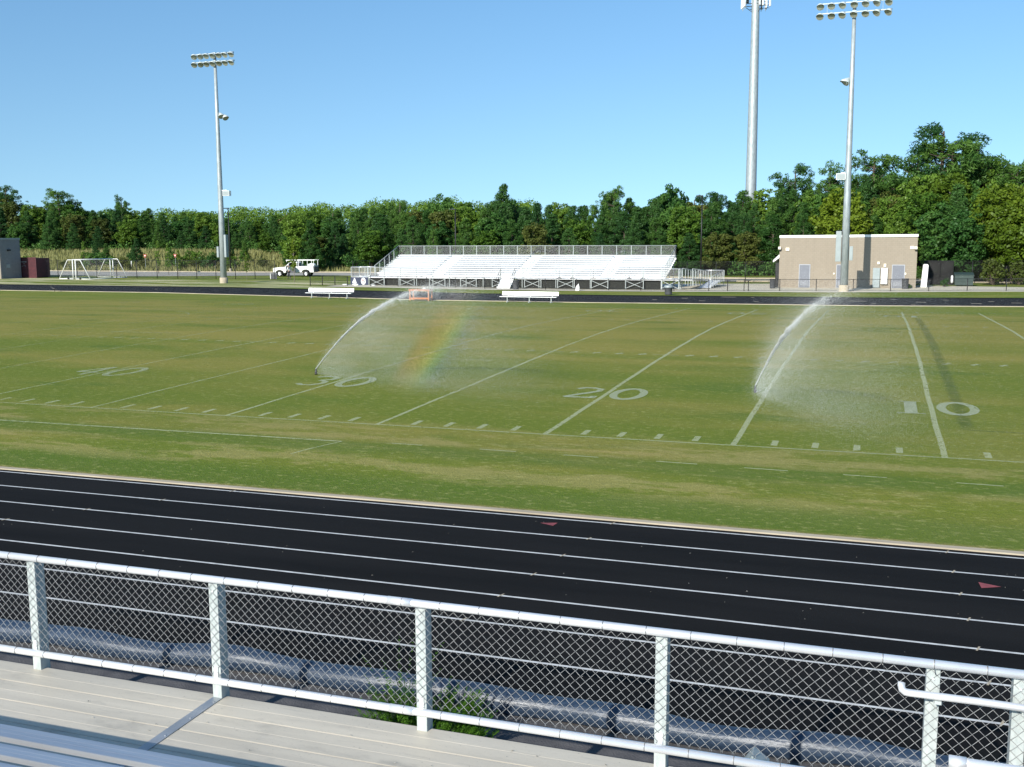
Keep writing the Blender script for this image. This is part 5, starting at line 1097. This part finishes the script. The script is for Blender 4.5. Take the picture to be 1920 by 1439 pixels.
for i in range(9):
    x = -122+i*6.2+random.uniform(-2, 2); y = random.uniform(119, 133); plant('pine%d' % (i % 4), x, y, random.uniform(2.4, 4.6), 'small young pine on the grass bank before the wood', 'young pines on the bank', 1.2)
for k_, r_ in PR.items():                    # any prototype never planted is removed
    if k_ not in used:
        for c_ in list(r_.children): bpy.data.objects.remove(c_)
        bpy.data.objects.remove(r_)
print('TREES', cnt)
# tall dry grass of the bank
n = 26000; X = rng.uniform(-150, -50, n); Y = rng.uniform(115.5, 146, n); Hh = rng.uniform(.35, 1.0, n); A = rng.uniform(0, PI, n)
vs, fs = [], []
for i in range(n):
    x, y, h, a = X[i], Y[i], Hh[i], A[i]
    if sm(-48, -88, x) < .04: h *= .6
    z = H(x, y)-.05; dx, dy = .10*math.cos(a), .10*math.sin(a); q = len(vs); lx, ly = rng.normal()*.15, rng.normal()*.15
    vs += [(x-dx, y-dy, z), (x+dx, y+dy, z), (x+lx, y+ly, z+h)]; fs.append((q, q+1, q+2))
me = bpy.data.meshes.new('bank_grass'); me.from_pydata(vs, [], fs); me.materials.append(M['straw']); o = bpy.data.objects.new('bank_grass', me); C.objects.link(o); tag(o, 'tall dry yellow grass on the bank behind the goals', 'grass', None, 'stuff')
# undergrowth that closes the foot of the wood
cen, rad = [], []
for i in range(900):
    u = random.uniform(-60, 1990); D = float(np.interp(u, *zip(*DP)))+random.uniform(-2, 16); x, y = at(u, D); cen.append((x, y, H(x, y)+random.uniform(.2, 1.6))); rad.append(random.uniform(.6, 1.3))
me = leaves_mesh('undergrowth', cen, rad, 60, .2, .5, M['leafd'], .8, .9, .15, 5); o = bpy.data.objects.new('undergrowth', me); C.objects.link(o); tag(o, 'dark undergrowth along the foot of the wood', 'undergrowth', None, 'stuff')
# a farther low ridge of forest that reads as one mass
cen, rad = [], []
for i in range(2600):
    u = random.uniform(-150, 1000); D = random.uniform(330, 420); x, y = at(u, D); zt_ = ztop(float(np.interp(u, [-150, 400, 560, 800, 1000], [409, 407, 397, 386, 390]))+4*math.sin(u*.05)+3*math.sin(u*.13+1), u, D); cen.append((x, y, zt_-random.random()**1.5*16)); rad.append(random.uniform(1.6, 3.2))
me = leaves_mesh('distant_forest', cen, rad, 60, .36, .5, M['leaf'], .8, .85, .15, 6); o = bpy.data.objects.new('distant_forest', me); C.objects.link(o); tag(o, 'distant forest ridge showing just above the wood on the left', 'forest', None, 'stuff')
